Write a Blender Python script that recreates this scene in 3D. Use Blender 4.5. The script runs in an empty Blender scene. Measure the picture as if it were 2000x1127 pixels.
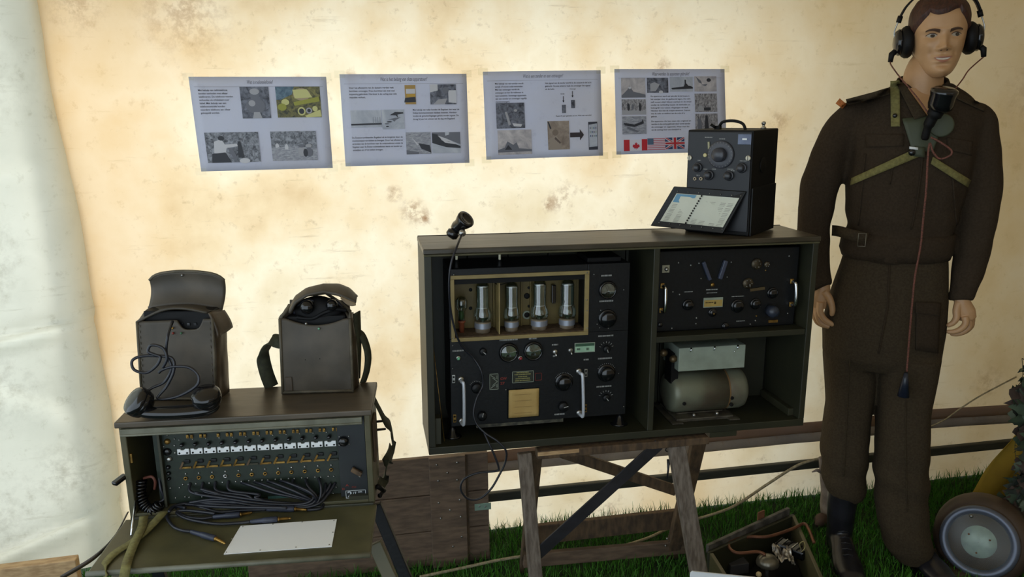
import bpy, bmesh, math, random
from math import sin, cos, pi, radians, atan2, sqrt, exp
from mathutils import Vector, Matrix, noise
random.seed(7)
S = bpy.context.scene
COL = S.collection
# ---------------------------------------------------------------- camera
FPX = 1550.0
CL = Vector((0, -2.65, 1.54))
_y, _p, _r = radians(10.5), radians(13.0), radians(0.8)
CF = Vector((sin(_y)*cos(_p), cos(_y)*cos(_p), -sin(_p)))
_R = Vector((cos(_y), -sin(_y), 0)); _U = _R.cross(CF)
CR = _R*cos(_r) - _U*sin(_r); CU = _U*cos(_r) + _R*sin(_r)
cd = bpy.data.cameras.new('camera'); cam = bpy.data.objects.new('camera', cd); COL.objects.link(cam)
cd.sensor_width = 36; cd.sensor_fit = 'HORIZONTAL'; cd.lens = 36*FPX/2000; cd.clip_start = .02
cam.matrix_world = Matrix(((CR.x, CU.x, -CF.x, CL.x), (CR.y, CU.y, -CF.y, CL.y), (CR.z, CU.z, -CF.z, CL.z), (0, 0, 0, 1)))
S.camera = cam
# ---------------------------------------------------------------- light
S.view_settings.view_transform = 'Standard'; S.view_settings.look = 'None'
S.view_settings.gamma = 1; S.view_settings.use_curve_mapping = False
S.view_settings.exposure = 0.0
W = bpy.data.worlds.new('world'); S.world = W; W.use_nodes = True
wn = W.node_tree; bg = wn.nodes['Background']; bg.inputs[1].default_value = 1.9
bg.inputs[0].default_value = (0.78, 0.90, 1.0, 1)
sd = bpy.data.lights.new('sun', 'SUN'); sd.energy = 2.0; sd.angle = radians(24); sd.color = (1, .97, .92)
sun = bpy.data.objects.new('sun', sd); COL.objects.link(sun)
sun.rotation_euler = Vector((-0.22, -0.80, -0.58)).to_track_quat('-Z', 'Y').to_euler()

# ---------------------------------------------------------------- helpers
def lin(c):
    return tuple(((v/255)/12.92 if v <= 10.3 else (((v/255)+.055)/1.055)**2.4) for v in c) + (1,)
def ray(px, py):
    return (CF + CR*((px-1000)/FPX) - CU*((py-563.5)/FPX))
class Fr:
    """a local frame: x along the front, y away from the viewer, z up"""
    def __init__(s, loc, yaw=0, pitch=0, roll=0):
        s.M = Matrix.Translation(Vector(loc)) @ Matrix.Rotation(radians(yaw), 4, 'Z') @ Matrix.Rotation(radians(roll), 4, 'Y') @ Matrix.Rotation(radians(pitch), 4, 'X')
        s.I = s.M.inverted()
    def _h(s, px, py, ax, v):
        o = s.I @ CL; d = s.I.to_3x3() @ ray(px, py)
        return o + d*((v-o[ax])/d[ax])
    def y(s, px, py, v=0.0): return s._h(px, py, 1, v)
    def z(s, px, py, v=0.0): return s._h(px, py, 2, v)
    def x(s, px, py, v=0.0): return s._h(px, py, 0, v)
    def mpp(s, p):
        return ((s.M @ Vector(p)) - CL).dot(CF)/FPX
WF = Fr((0, 0, 0))

class MB:
    def __init__(s): s.v = []; s.f = []; s.sm = []
    def add(s, vs, fs, smooth=False):
        b = len(s.v); s.v += [tuple(v) for v in vs]
        s.f += [tuple(i+b for i in f) for f in fs]; s.sm += [smooth]*len(fs); return s
    def box(s, a, b, M=None):
        x0, y0, z0 = a; x1, y1, z1 = b
        vs = [Vector(p) for p in ((x0,y0,z0),(x1,y0,z0),(x1,y1,z0),(x0,y1,z0),(x0,y0,z1),(x1,y0,z1),(x1,y1,z1),(x0,y1,z1))]
        if M: vs = [M @ v for v in vs]
        return s.add(vs, [(3,2,1,0),(4,5,6,7),(0,1,5,4),(1,2,6,5),(2,3,7,6),(3,0,4,7)])
    def hexa(s, p):  # 8 points, bottom 4 then top 4
        return s.add(p, [(3,2,1,0),(4,5,6,7),(0,1,5,4),(1,2,6,5),(2,3,7,6),(3,0,4,7)])
    def beam(s, a, b, w, t, up=(0, 0, 1)):
        a = Vector(a); b = Vector(b); d = (b-a).normalized(); u = Vector(up)
        e1 = d.cross(u).normalized(); e2 = e1.cross(d).normalized()
        p = []
        for q in (a, b):
            p += [q-e1*w/2-e2*t/2, q+e1*w/2-e2*t/2, q+e1*w/2+e2*t/2, q-e1*w/2+e2*t/2]
        return s.hexa(p)
    def tube(s, pts, r, n=8, cap=True, smooth=True, flat=1.0):
        pts = [Vector(p) for p in pts]; N = len(pts)
        rr = r if isinstance(r, (list, tuple)) else [r]*N
        ref = None; vs = []; fs = []
        for i, p in enumerate(pts):
            t = (pts[min(i+1, N-1)]-pts[max(i-1, 0)])
            t = t.normalized() if t.length > 1e-9 else Vector((0, 0, 1))
            if ref is None:
                ref = Vector((0, 1, 0)) if abs(t.y) < .9 else Vector((1, 0, 0))
            e1 = (ref - t*ref.dot(t)).normalized(); e2 = t.cross(e1); ref = e1
            for k in range(n):
                a = 2*pi*k/n; vs.append(p + (e1*cos(a)*flat + e2*sin(a))*rr[i])
        for i in range(N-1):
            for k in range(n):
                k2 = (k+1) % n; fs.append((i*n+k, i*n+k2, (i+1)*n+k2, (i+1)*n+k))
        if cap: fs += [tuple(range(n))[::-1], tuple((N-1)*n+k for k in range(n))]
        return s.add(vs, fs, smooth)
    def lathe(s, prof, M=None, n=24, smooth=True, cap=True):
        """profile [(r, h)] about local +Z of M"""
        M = M or Matrix(); vs = []; fs = []
        for r, h in prof:
            for k in range(n):
                a = 2*pi*k/n; vs.append(M @ Vector((r*cos(a), r*sin(a), h)))
        for i in range(len(prof)-1):
            for k in range(n):
                k2 = (k+1) % n; fs.append((i*n+k, i*n+k2, (i+1)*n+k2, (i+1)*n+k))
        if cap: fs += [tuple(range(n))[::-1], tuple((len(prof)-1)*n+k for k in range(n))]
        return s.add(vs, fs, smooth)
    def prism(s, poly, f0, f1):
        """poly of 2-D points; f0/f1 map a 2-D point to 3-D front / back"""
        n = len(poly); vs = [f0(p) for p in poly]+[f1(p) for p in poly]
        fs = [tuple(range(n)), tuple(range(2*n-1, n-1, -1))]+[(i+n, (i+1) % n+n, (i+1) % n, i)[::-1] for i in range(n)]
        return s.add(vs, [f[::-1] if i > 1 else f for i, f in enumerate(fs)])
    def grid(s, fn, nu, nv, smooth=True, thick=None):
        vs = [fn(i/nu, j/nv) for j in range(nv+1) for i in range(nu+1)]
        fs = [(j*(nu+1)+i, j*(nu+1)+i+1, (j+1)*(nu+1)+i+1, (j+1)*(nu+1)+i) for j in range(nv) for i in range(nu)]
        return s.add(vs, fs, smooth)
    def mesh(s, name, m):
        me = bpy.data.meshes.new(name); me.from_pydata(s.v, [], s.f)
        me.polygons.foreach_set('use_smooth', s.sm); me.update()
        if m: me.materials.append(m)
        return me
    def build(s, name, m, parent=None, bevel=0, solid=0, sub=0, fix=True):
        me = s.mesh(name, m)
        if fix:
            bm = bmesh.new(); bm.from_mesh(me); bmesh.ops.recalc_face_normals(bm, faces=bm.faces); bm.to_mesh(me); bm.free()
        o = bpy.data.objects.new(name, me); COL.objects.link(o)
        if parent: o.parent = parent
        if solid:
            q = o.modifiers.new('solid', 'SOLIDIFY'); q.thickness = solid; q.offset = 0
        if bevel:
            q = o.modifiers.new('bevel', 'BEVEL'); q.width = bevel; q.segments = 2; q.limit_method = 'ANGLE'; q.angle_limit = radians(40)
        if sub:
            q = o.modifiers.new('sub', 'SUBSURF'); q.levels = sub; q.render_levels = sub
        return o
def tag(o, label, cat, group=None, kind=None):
    o['label'] = label
    if cat: o['category'] = cat
    if group: o['group'] = group
    if kind: o['kind'] = kind
    return o
def thing(name, fr, label, cat, group=None):
    o = bpy.data.objects.new(name, None); COL.objects.link(o); o.empty_display_size = .05
    o.matrix_world = fr.M; return tag(o, label, cat, group)
def struct(o):
    o['kind'] = 'structure'; return o
def crom(P, n=8):
    P = [Vector(p) for p in P]; out = []
    for i in range(len(P)-1):
        a = P[max(i-1, 0)]; b = P[i]; c = P[i+1]; d = P[min(i+2, len(P)-1)]
        for k in range(n):
            t = k/n; out.append(.5*((2*b)+(c-a)*t+(2*a-5*b+4*c-d)*t*t+(3*b-a-3*c+d)*t**3))
    out.append(P[-1]); return out
def axisM(p, d):
    d = Vector(d).normalized(); q = d.to_track_quat('Z', 'Y'); return Matrix.Translation(Vector(p)) @ q.to_matrix().to_4x4()
FRONT = (0, -1, 0)

# ---------------------------------------------------------------- materials
def mat(name, c, c2=None, rough=.6, metal=0, scale=30, bump=0, mix=.5, coords='Object', stretch=(1, 1, 1), spec=.5, detail=6, coat=0):
    m = bpy.data.materials.new(name); m.use_nodes = True; nt = m.node_tree; b = nt.nodes['Principled BSDF']
    col = lin(c) if max(c) > 1 else tuple(c)+(1,)
    b.inputs['Base Color'].default_value = col; b.inputs['Roughness'].default_value = rough
    b.inputs['Metallic'].default_value = metal; b.inputs['Specular IOR Level'].default_value = spec
    if coat: b.inputs['Coat Weight'].default_value = coat
    if c2 or bump:
        tc = nt.nodes.new('ShaderNodeTexCoord'); mp = nt.nodes.new('ShaderNodeMapping'); mp.inputs['Scale'].default_value = stretch
        nz = nt.nodes.new('ShaderNodeTexNoise'); nz.inputs['Scale'].default_value = scale; nz.inputs['Detail'].default_value = detail
        nt.links.new(tc.outputs[coords], mp.inputs[0]); nt.links.new(mp.outputs[0], nz.inputs['Vector'])
    if c2:
        cr = nt.nodes.new('ShaderNodeValToRGB'); cr.color_ramp.elements[0].position = mix-.14; cr.color_ramp.elements[1].position = mix+.14
        cr.color_ramp.elements[0].color = col; cr.color_ramp.elements[1].color = lin(c2) if max(c2) > 1 else tuple(c2)+(1,)
        nt.links.new(nz.outputs[0], cr.inputs[0]); nt.links.new(cr.outputs[0], b.inputs['Base Color'])
    if bump:
        bp = nt.nodes.new('ShaderNodeBump'); bp.inputs['Strength'].default_value = bump; bp.inputs['Distance'].default_value = .004
        nt.links.new(nz.outputs[0], bp.inputs['Height']); nt.links.new(bp.outputs[0], b.inputs['Normal'])
    return m
def cloth_mat(name, stops, trans, tcol=None, spots=(), spotcol=(96, 60, 30), scale=2.2, streak=True, fleck=(150, 120, 84), tints=()):
    """sheet cloth that lets light through: diffuse + translucent over a stained and tinted colour"""
    m = bpy.data.materials.new(name); m.use_nodes = True; nt = m.node_tree; N = nt.nodes; L = nt.links
    for n in list(N):
        if n.type == 'BSDF_PRINCIPLED': N.remove(n)
    out = [n for n in N if n.type == 'OUTPUT_MATERIAL'][0]
    tc = N.new('ShaderNodeTexCoord')
    n1 = N.new('ShaderNodeTexNoise'); n1.inputs['Scale'].default_value = scale; n1.inputs['Detail'].default_value = 8; n1.inputs['Roughness'].default_value = .55
    L.new(tc.outputs['Object'], n1.inputs['Vector'])
    cr = N.new('ShaderNodeValToRGB'); e = cr.color_ramp.elements
    e[0].position, e[0].color = stops[0][0], lin(stops[0][1]); e[1].position, e[1].color = stops[-1][0], lin(stops[-1][1])
    for p, c in stops[1:-1]:
        q = e.new(p); q.color = lin(c)
    L.new(n1.outputs[0], cr.inputs[0]); cur = cr.outputs[0]
    def mixin(fac, colour, mode='MIX'):
        nonlocal cur
        mx = N.new('ShaderNodeMix'); mx.data_type = 'RGBA'; mx.blend_type = mode
        L.new(fac, mx.inputs[0]); L.new(cur, mx.inputs[6]); mx.inputs[7].default_value = lin(colour); cur = mx.outputs[2]
    def ramp(sock, a, b, top=1.0):
        r = N.new('ShaderNodeMapRange'); r.inputs[1].default_value = a; r.inputs[2].default_value = b; r.inputs[4].default_value = top
        r.clamp = True; L.new(sock, r.inputs[0]); return r.outputs[0]
    if streak:
        mp = N.new('ShaderNodeMapping'); mp.inputs['Scale'].default_value = (1.6, 1, 16)
        L.new(tc.outputs['Object'], mp.inputs[0])
        n2 = N.new('ShaderNodeTexNoise'); n2.inputs['Scale'].default_value = 2.3; n2.inputs['Detail'].default_value = 9; n2.inputs['Roughness'].default_value = .7
        L.new(mp.outputs[0], n2.inputs['Vector']); mixin(ramp(n2.outputs[0], .60, .76, .5), fleck)
    n3 = N.new('ShaderNodeTexNoise'); n3.inputs['Scale'].default_value = 26; n3.inputs['Detail'].default_value = 8; n3.inputs['Roughness'].default_value = .7
    L.new(tc.outputs['Object'], n3.inputs['Vector']); mixin(ramp(n3.outputs[0], .57, .70, .36), fleck)
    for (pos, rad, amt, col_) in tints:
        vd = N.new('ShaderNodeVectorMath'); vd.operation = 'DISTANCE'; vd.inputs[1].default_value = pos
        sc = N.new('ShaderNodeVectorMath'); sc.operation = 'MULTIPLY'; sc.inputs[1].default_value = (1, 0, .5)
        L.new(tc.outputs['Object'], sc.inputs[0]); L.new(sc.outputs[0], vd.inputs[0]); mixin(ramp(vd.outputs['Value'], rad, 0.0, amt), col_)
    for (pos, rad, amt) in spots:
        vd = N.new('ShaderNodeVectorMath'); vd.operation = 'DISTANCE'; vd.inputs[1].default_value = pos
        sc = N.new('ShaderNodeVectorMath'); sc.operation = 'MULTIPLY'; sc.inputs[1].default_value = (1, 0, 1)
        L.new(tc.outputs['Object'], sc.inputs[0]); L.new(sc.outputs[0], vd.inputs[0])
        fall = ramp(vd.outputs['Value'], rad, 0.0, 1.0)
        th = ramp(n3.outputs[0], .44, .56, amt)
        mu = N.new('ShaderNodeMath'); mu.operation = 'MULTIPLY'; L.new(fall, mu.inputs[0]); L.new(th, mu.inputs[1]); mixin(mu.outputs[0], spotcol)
    d = N.new('ShaderNodeBsdfDiffuse'); t = N.new('ShaderNodeBsdfTranslucent'); ms = N.new('ShaderNodeMixShader'); ms.inputs[0].default_value = trans
    L.new(cur, d.inputs[0])
    if tcol:
        mx = N.new('ShaderNodeMix'); mx.data_type = 'RGBA'; mx.blend_type = 'MULTIPLY'; mx.inputs[0].default_value = 1
        L.new(cur, mx.inputs[6]); mx.inputs[7].default_value = lin(tcol); L.new(mx.outputs[2], t.inputs[0])
    else: L.new(cur, t.inputs[0])
    L.new(d.outputs[0], ms.inputs[1]); L.new(t.outputs[0], ms.inputs[2]); L.new(ms.outputs[0], out.inputs[0])
    wv = N.new('ShaderNodeBump'); wv.inputs['Strength'].default_value = .25; wv.inputs['Distance'].default_value = .01
    L.new(n1.outputs[0], wv.inputs['Height']); L.new(wv.outputs[0], d.inputs['Normal'])
    return m
def glass_mat(name, tint=(235, 240, 235), amount=.12, rough=.03):
    m = bpy.data.materials.new(name); m.use_nodes = True; nt = m.node_tree; N = nt.nodes; L = nt.links
    for n in list(N):
        if n.type == 'BSDF_PRINCIPLED': N.remove(n)
    out = [n for n in N if n.type == 'OUTPUT_MATERIAL'][0]
    a = N.new('ShaderNodeBsdfTransparent'); a.inputs[0].default_value = lin(tint)
    g = N.new('ShaderNodeBsdfGlossy'); g.inputs['Roughness'].default_value = rough
    fr = N.new('ShaderNodeLayerWeight'); fr.inputs[0].default_value = .45
    ad = N.new('ShaderNodeMath'); ad.operation = 'MULTIPLY_ADD'; ad.inputs[1].default_value = .6; ad.inputs[2].default_value = amount; ad.use_clamp = True
    L.new(fr.outputs['Facing'], ad.inputs[0])
    ms = N.new('ShaderNodeMixShader'); L.new(ad.outputs[0], ms.inputs[0]); L.new(a.outputs[0], ms.inputs[1]); L.new(g.outputs[0], ms.inputs[2]); L.new(ms.outputs[0], out.inputs[0])
    return m
OLIVE = mat('olive_paint', (72, 70, 46), (86, 80, 56), rough=.5, scale=14, bump=.15)
OLIVE_D = mat('dark_olive_paint', (44, 45, 30), (54, 53, 37), rough=.5, scale=12, bump=.15)
OLIVE_W = mat('worn_olive_paint', (84, 74, 60), (66, 59, 47), rough=.38, scale=9, bump=.2, stretch=(1, 3, 3))
LIPM = mat('grey_olive_batten', (112, 112, 96), (90, 90, 74), rough=.45, scale=20)
BLACKP = mat('black_crackle_paint', (17, 20, 23), (12, 14, 16), spec=.35, rough=.45, scale=120, bump=.12)
BLACKG = mat('black_bakelite', (16, 17, 20), rough=.16, spec=.6)
BLACKM = mat('black_matt', (12, 12, 13), rough=.6, spec=.25)
DGREEN = mat('dark_green_panel', (30, 42, 30), (23, 33, 24), rough=.45, scale=60, bump=.05)
BRASS = mat('brass', (176, 140, 74), (120, 92, 48), rough=.38, metal=.85, scale=60)
ALU = mat('aluminium_bar', (206, 212, 222), rough=.35, metal=.35)
STEEL = mat('steel', (190, 190, 186), (140, 140, 136), rough=.3, metal=.9, scale=50)
CHROME = mat('chrome', (225, 228, 232), rough=.15, metal=1)
GOLDP = mat('gold_olive_paint', (150, 132, 84), (130, 114, 72), rough=.5, scale=16)
GOLDD = mat('dark_gold_lacquer', (122, 104, 52), (96, 82, 42), rough=.5, scale=10)
WHITEP = mat('white_plastic', (225, 228, 228), rough=.4)
PAPER = cloth_mat('paper', [(.3, (226, 228, 236)), (.7, (220, 222, 232))], .5, (228, 236, 255), streak=False, fleck=(190, 192, 205))
INK = mat('ink', (40, 40, 52), rough=.8)
INKG = mat('grey_ink', (112, 112, 124), rough=.8)
LEATH = mat('worn_leather', (78, 70, 58), (58, 52, 42), rough=.55, scale=12, bump=.3)
LEATH2 = mat('brown_leather', (74, 60, 42), (52, 42, 30), rough=.5, scale=20, bump=.3)
PIPE = mat('leather_edging', (92, 84, 68), (70, 64, 50), rough=.6, scale=40, bump=.3)
RUBBER = mat('black_rubber_cable', (30, 32, 40), rough=.38)
SERGE = mat('brown_serge', (66, 57, 43), (56, 47, 36), rough=.95, scale=160, bump=.5, spec=.15)
SERGE2 = mat('brown_serge_dark', (60, 50, 39), (52, 43, 33), rough=.95, scale=160, bump=.4, spec=.15)
SKIN = mat('mannequin_skin', (186, 146, 106), (176, 136, 96), rough=.45, scale=18)
HAIR = mat('red_brown_hair', (70, 36, 22), (44, 22, 14), rough=.6, scale=60, bump=.5, stretch=(3, 3, 1))
WEB = mat('olive_webbing', (124, 118, 68), (104, 98, 56), rough=.85, scale=120, bump=.4)
WEBD = mat('dark_webbing', (62, 64, 46), (50, 52, 38), rough=.85, scale=90, bump=.4)
CHESTG = mat('dull_green_plate', (66, 72, 54), rough=.6)
CORD = mat('red_brown_cord', (128, 74, 58), (70, 44, 36), rough=.7, scale=300)
ROPE = mat('pale_rope', (168, 156, 128), (134, 122, 96), rough=.8, scale=120, bump=.4)
WOODG = mat('grey_weathered_wood', (120, 110, 100), (86, 76, 66), rough=.8, scale=12, bump=.4, stretch=(9, 9, 1.2))
WOODB = mat('brown_wood', (96, 76, 54), (66, 52, 38), rough=.8, scale=12, bump=.4, stretch=(6, 6, 2))
PLANK = mat('brown_plank', (112, 92, 74), (86, 70, 56), rough=.7, scale=8, bump=.3, stretch=(2, 4, 9))
RAWW = mat('raw_wood', (196, 164, 122), (164, 132, 94), rough=.8, scale=14, stretch=(2, 6, 9))
IRON = mat('black_iron', (44, 44, 50), (34, 34, 38), rough=.45, metal=.2, scale=30)
GREYG = mat('grey_green_paint', (150, 160, 146), (134, 144, 130), rough=.5, scale=20)
MOTORG = mat('worn_grey_green_metal', (120, 124, 106), (96, 88, 74), rough=.42, scale=9, bump=.1, metal=.25, mix=.56)
METERF = mat('meter_face', (96, 112, 88), (56, 66, 60), rough=.4, scale=90, detail=2)
LBL = mat('label_white', (150, 152, 150), rough=.6)
REDM = mat('red_paint', (120, 40, 30), rough=.6)
GLASS = glass_mat('clear_glass')
GLASSV = glass_mat('valve_glass', (225, 235, 230), .16, .06)
# ---------------------------------------------------------------- the setting
def fbm(x, y, z=0, s=1.0): return noise.noise(Vector((x*s, y*s, z*s)))
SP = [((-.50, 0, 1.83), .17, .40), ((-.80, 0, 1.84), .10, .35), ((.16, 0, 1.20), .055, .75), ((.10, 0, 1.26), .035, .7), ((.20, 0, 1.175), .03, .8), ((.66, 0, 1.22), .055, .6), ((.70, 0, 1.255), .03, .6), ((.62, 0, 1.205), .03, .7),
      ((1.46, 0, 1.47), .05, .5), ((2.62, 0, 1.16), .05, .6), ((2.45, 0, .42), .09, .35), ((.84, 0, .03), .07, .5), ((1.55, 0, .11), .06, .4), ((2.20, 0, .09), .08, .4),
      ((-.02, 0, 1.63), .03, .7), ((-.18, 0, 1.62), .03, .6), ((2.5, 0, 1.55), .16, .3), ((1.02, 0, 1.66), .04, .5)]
CANV = cloth_mat('stained_shaded_canvas', [(.28, (204, 174, 134)), (.42, (230, 208, 174)), (.56, (242, 230, 208)), (.70, (226, 208, 176))], .66, (255, 250, 238), SP, spotcol=(140, 96, 60), tints=(((-.85, 0, .85), .42, .6, (216, 176, 122)), ((-.85, 0, .45), .36, .6, (214, 172, 118)), ((-.6, 0, .98), .3, .4, (214, 172, 116)), ((2.6, 0, .6), 1.3, .7, (196, 170, 124)), ((1.9, 0, 1.05), 1.0, .5, (196, 168, 120)), ((1.2, 0, .02), .3, .4, (222, 190, 140))))  # tan tints at right paint in shade; spots and left tints are stains
def wall_fn(u, v):
    x = -.93+4.83*u; z = 2.35*v
    y = .006*fbm(x*1.3, z*.9, 2)+.012*sin(x*1.1+.6)*fbm(x*.8, z*.7, 5)
    if x > 1.6: y += .014*sin((x*1.5+z*1.1)*4)*min(1, (x-1.6)/.6)
    return (x, y, z)
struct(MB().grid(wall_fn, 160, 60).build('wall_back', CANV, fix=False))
HEMB = cloth_mat('brown_hem_cloth', [(.3, (164, 144, 128)), (.7, (148, 128, 114))], .5, None, (), scale=3, streak=False)
HEMG = cloth_mat('grey_hem_cloth', [(.3, (178, 172, 166)), (.7, (156, 150, 146))], .55, None, (), scale=9, streak=False)
def strip(x0, x1, z0, z1, d):
    return lambda u, v: Vector(wall_fn((x0+(x1-x0)*u+.93)/4.83, (z0+(z1-z0)*v)/2.35)) - Vector((0, d+.004*sin(v*pi)+.002*fbm(u*40, v, 3), 0))
o = MB().grid(strip(-.45, 3.7, .272, .317, .006), 120, 3).build('trim_1', HEMB, solid=.003); struct(o)
o = MB().grid(strip(-.45, 3.7, .236, .274, .010), 120, 3).build('trim_2', HEMG, solid=.003); struct(o)
o = MB().box((.30, -.045, .136), (3.7, -.022, .170)).build('trim_3', mat('dark_rail_wood', (62, 62, 54), (48, 50, 42), rough=.6, scale=10, stretch=(1, 4, 8)), bevel=.004); struct(o)
# white tarpaulin side wall, hung nearly parallel to the back wall, edge curling back
TARP = cloth_mat('white_tarpaulin', [(.3, (200, 200, 188)), (.5, (226, 225, 214)), (.7, (208, 208, 196))], .5, (252, 250, 240),
                 [((-1.22, 0, 1.12), .24, .5), ((-1.12, 0, .72), .18, .22), ((-1.1, 0, 1.62), .22, .2), ((-.98, 0, .42), .14, .25), ((-1.2, 0, .3), .2, .2)], spotcol=(112, 102, 84), scale=1.7, fleck=(164, 158, 136))
def tarp_fn(u, v):
    z = .075+2.25*v
    xe = -.835-.055*max(0, (z-.9)/1.0) - .006*sin(z*9)
    x = xe - 1.35*u
    y = -.07-.20*u
    c = max(0, 1-u/.075); y += .11*c*c; 
    y += .016*sin(u*9+z*1.6)*min(1, u*5)*(.4+.6*fbm(x, z, 8, 1.3))
    # folds: pressed crease lines
    for z0, sl, am, wd in ((.93, .16, .046, .022), (.31, .34, .046, .028), (.60, -.5, .016, .05), (1.42, .12, .014, .03), (1.75, -.3, .012, .05)):
        t = (z - z0 + sl*(xe-x))/wd; y += -am*exp(-abs(t))*(1-.4*u)*min(1, u*7+.15)
        y += am*.9*exp(-((t+1.5)/1.1)**2)*(1-.4*u)*min(1, u*7+.15)
    y += .014*fbm(x*3, z*2.2, 4)*min(1, u*9)
    return (x, y, z)
wl = struct(MB().grid(tarp_fn, 110, 150).build('wall_left', TARP, fix=False))
o = MB()
for k in range(26):     # stitched seam at lower left
    for dx in (0, .014):
        p = Vector(tarp_fn(.335-.0045*k*.5+dx, .01+k*.0045)); q = Vector(tarp_fn(.335-.0045*(k+.5)*.5+dx, .01+(k+.5)*.0045))
        o.tube([p-Vector((0, .004, 0)), q-Vector((0, .004, 0))], .0016, 5)
o.build('stitching', mat('blue_grey_thread', (120, 122, 150), rough=.8), wl)
# roof canvas overhead, unseen light-blocking walls, and ground
ROOF = cloth_mat('roof_canvas', [(.3, (176, 154, 120)), (.7, (190, 170, 136))], .16)
struct(MB().grid(lambda u, v: (-2.4+6.6*u, .62-4.3*v, 2.24+.45*sin(v*pi*.5)-.02*sin(u*12)), 40, 20).build('ceiling', ROOF, fix=False))  # roof runs out past the back wall to shade the canvas top
struct(MB().grid(lambda u, v: (3.9+.03*sin(v*5), .05-3.7*u, 2.5*v), 20, 14).build('unseen_wall_right', ROOF, fix=False))  # unseen side wall, added to keep light off the right
struct(MB().grid(lambda u, v: (.55+3.35*u, -3.66+.03*sin(u*14), 2.5*v), 24, 14).build('unseen_wall_front', ROOF, fix=False))  # unseen wall behind the camera, added so light enters from the left
struct(MB().box((1.9, 1.5, 0), (7.5, 1.56, 3.4)).build('shade_blocker', ROOF, fix=False))  # unseen panel added behind the canvas to darken its right side
SOIL = mat('turf_ground', (26, 52, 14), (20, 40, 12), rough=.95, scale=30, bump=.5)
struct(MB().grid(lambda u, v: (-3+9*u, 1.4-5*v, -.004+.006*fbm(u*9, v*6, 1, 3)), 60, 40).build('floor', SOIL, fix=False))
GR = mat('grass_blades', (72, 132, 26), (46, 98, 18), rough=.6, scale=6, coords='Generated')
g = MB()
rg = random.Random(3)
for i in range(30000):
    x = rg.uniform(-1.0, 2.7); y = -.9+.9*(rg.random()**.8)
    h = rg.uniform(.018, .048)*(1.25 if y > -.06 else 1); a = rg.uniform(0, 6.28); w = .0016
    lx, ly = rg.gauss(0, .012), rg.gauss(0, .012); cx, cy = cos(a)*w, sin(a)*w
    g.add([(x-cx, y-cy, -.002), (x+cx, y+cy, -.002), (x+lx*.4+cx*.7, y+ly*.4+cy*.7, h*.6), (x+lx*.4-cx*.7, y+ly*.4-cy*.7, h*.6), (x+lx, y+ly, h)], [(0, 1, 2, 3), (3, 2, 4)])
o = g.build('grass', GR, fix=False); tag(o, 'short green grass growing over the tent floor', 'grass', kind='stuff')
# timber plank on the ground under the tarpaulin, lower left
f = Fr((-1.62, -.30, 0), 2)
t = thing('ground_plank', f, 'tan plank edge lying under the white tarpaulin at bottom left', 'plank')
MB().box((0, 0, 0), (.70, .035, WF.y(90, 1105, -.29).z)).build('board', RAWW, t, bevel=.003)

# boarded panel low behind the cabinet
f = Fr((-.44, -.19, 0)); t = thing('board_panel', f, 'brown boarded timber panel standing low behind the green cabinet', 'panel')
rows = [(.0, .128), (.131, .262), (.265, .400)]
L = lambda px, py: f.y(px, py, 0)
xr = L(957, 1090).x; xs = L(730, 950).x - .05
for i, (a, b) in enumerate(rows):
    xl = 0 if i == 0 else xs
    MB().box((xl, 0, a), (xr, .018, b)).build('plank', PLANK, t, bevel=.002)
u0, u1 = L(839, 950).x, L(909, 950).x
MB().box((u0, -.020, -.0), (u1, -.0005, .405)).build('upright', PLANK, t, bevel=.002)
MB().box((u1+.001, -.006, .0), (u1+.009, -.0005, .402)).build('batten', WOODB, t)
sc = [(853, 908), (893, 903), (874, 923), (893, 937), (856, 939), (857, 982), (898, 976), (879, 996), (861, 1012), (900, 1009), (902, 1048), (885, 1067)]
for px, py in sc:
    p = f.y(px, py, -.020); MB().lathe([(.0034, 0), (.0034, .002), (.001, .003)], axisM(p, FRONT), 10).build('screw', STEEL, t)
b0, b1 = f.y(927, 997, 0), f.y(957, 981, 0)
br = MB().box((b0.x, -.004, b0.z), (b1.x+.003, -.0005, b1.z)).build('corner_bracket', mat('blue_grey_zinc', (150, 176, 160), rough=.4, metal=.4), t, bevel=.001)
for px in (936, 948):
    p = f.y(px, 989, -.004); MB().lathe([(.0035, 0), (.0030, .002)], axisM(p, FRONT), 10).build('screw', STEEL, br)

# ---------------------------------------------------------------- posters
def text_mesh(s, size, bold=0):
    c = bpy.data.curves.new('txt', 'FONT'); c.body = s; c.size = size; c.resolution_u = 2; c.offset = bold
    o = bpy.data.objects.new('txt', c); COL.objects.link(o)
    dg = bpy.context.evaluated_depsgraph_get(); me = bpy.data.meshes.new_from_object(o.evaluated_get(dg))
    w = max((v.co.x for v in me.vertices), default=0)
    vs = [v.co.copy() for v in me.vertices]; fs = [tuple(p.vertices) for p in me.polygons]
    bpy.data.objects.remove(o); bpy.data.meshes.remove(me); bpy.data.curves.remove(c)
    return vs, fs, w
def put_text(parent, s, x, z, w, h, m=INK, y=-.0012, name='text_line', centre=False, italic=0, M=None, bold=0):
    vs, fs, tw = text_mesh(s, 1.0, bold)
    sx = w/tw if w else h; mb = MB()
    ox = x-(tw*sx/2 if centre else 0)
    P = [Vector((ox+v.x*sx+italic*v.y*h, y, z+v.y*h)) for v in vs]
    if M: P = [M @ p for p in P]
    mb.add(P, fs); return mb.build(name, m, parent, fix=False)
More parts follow.
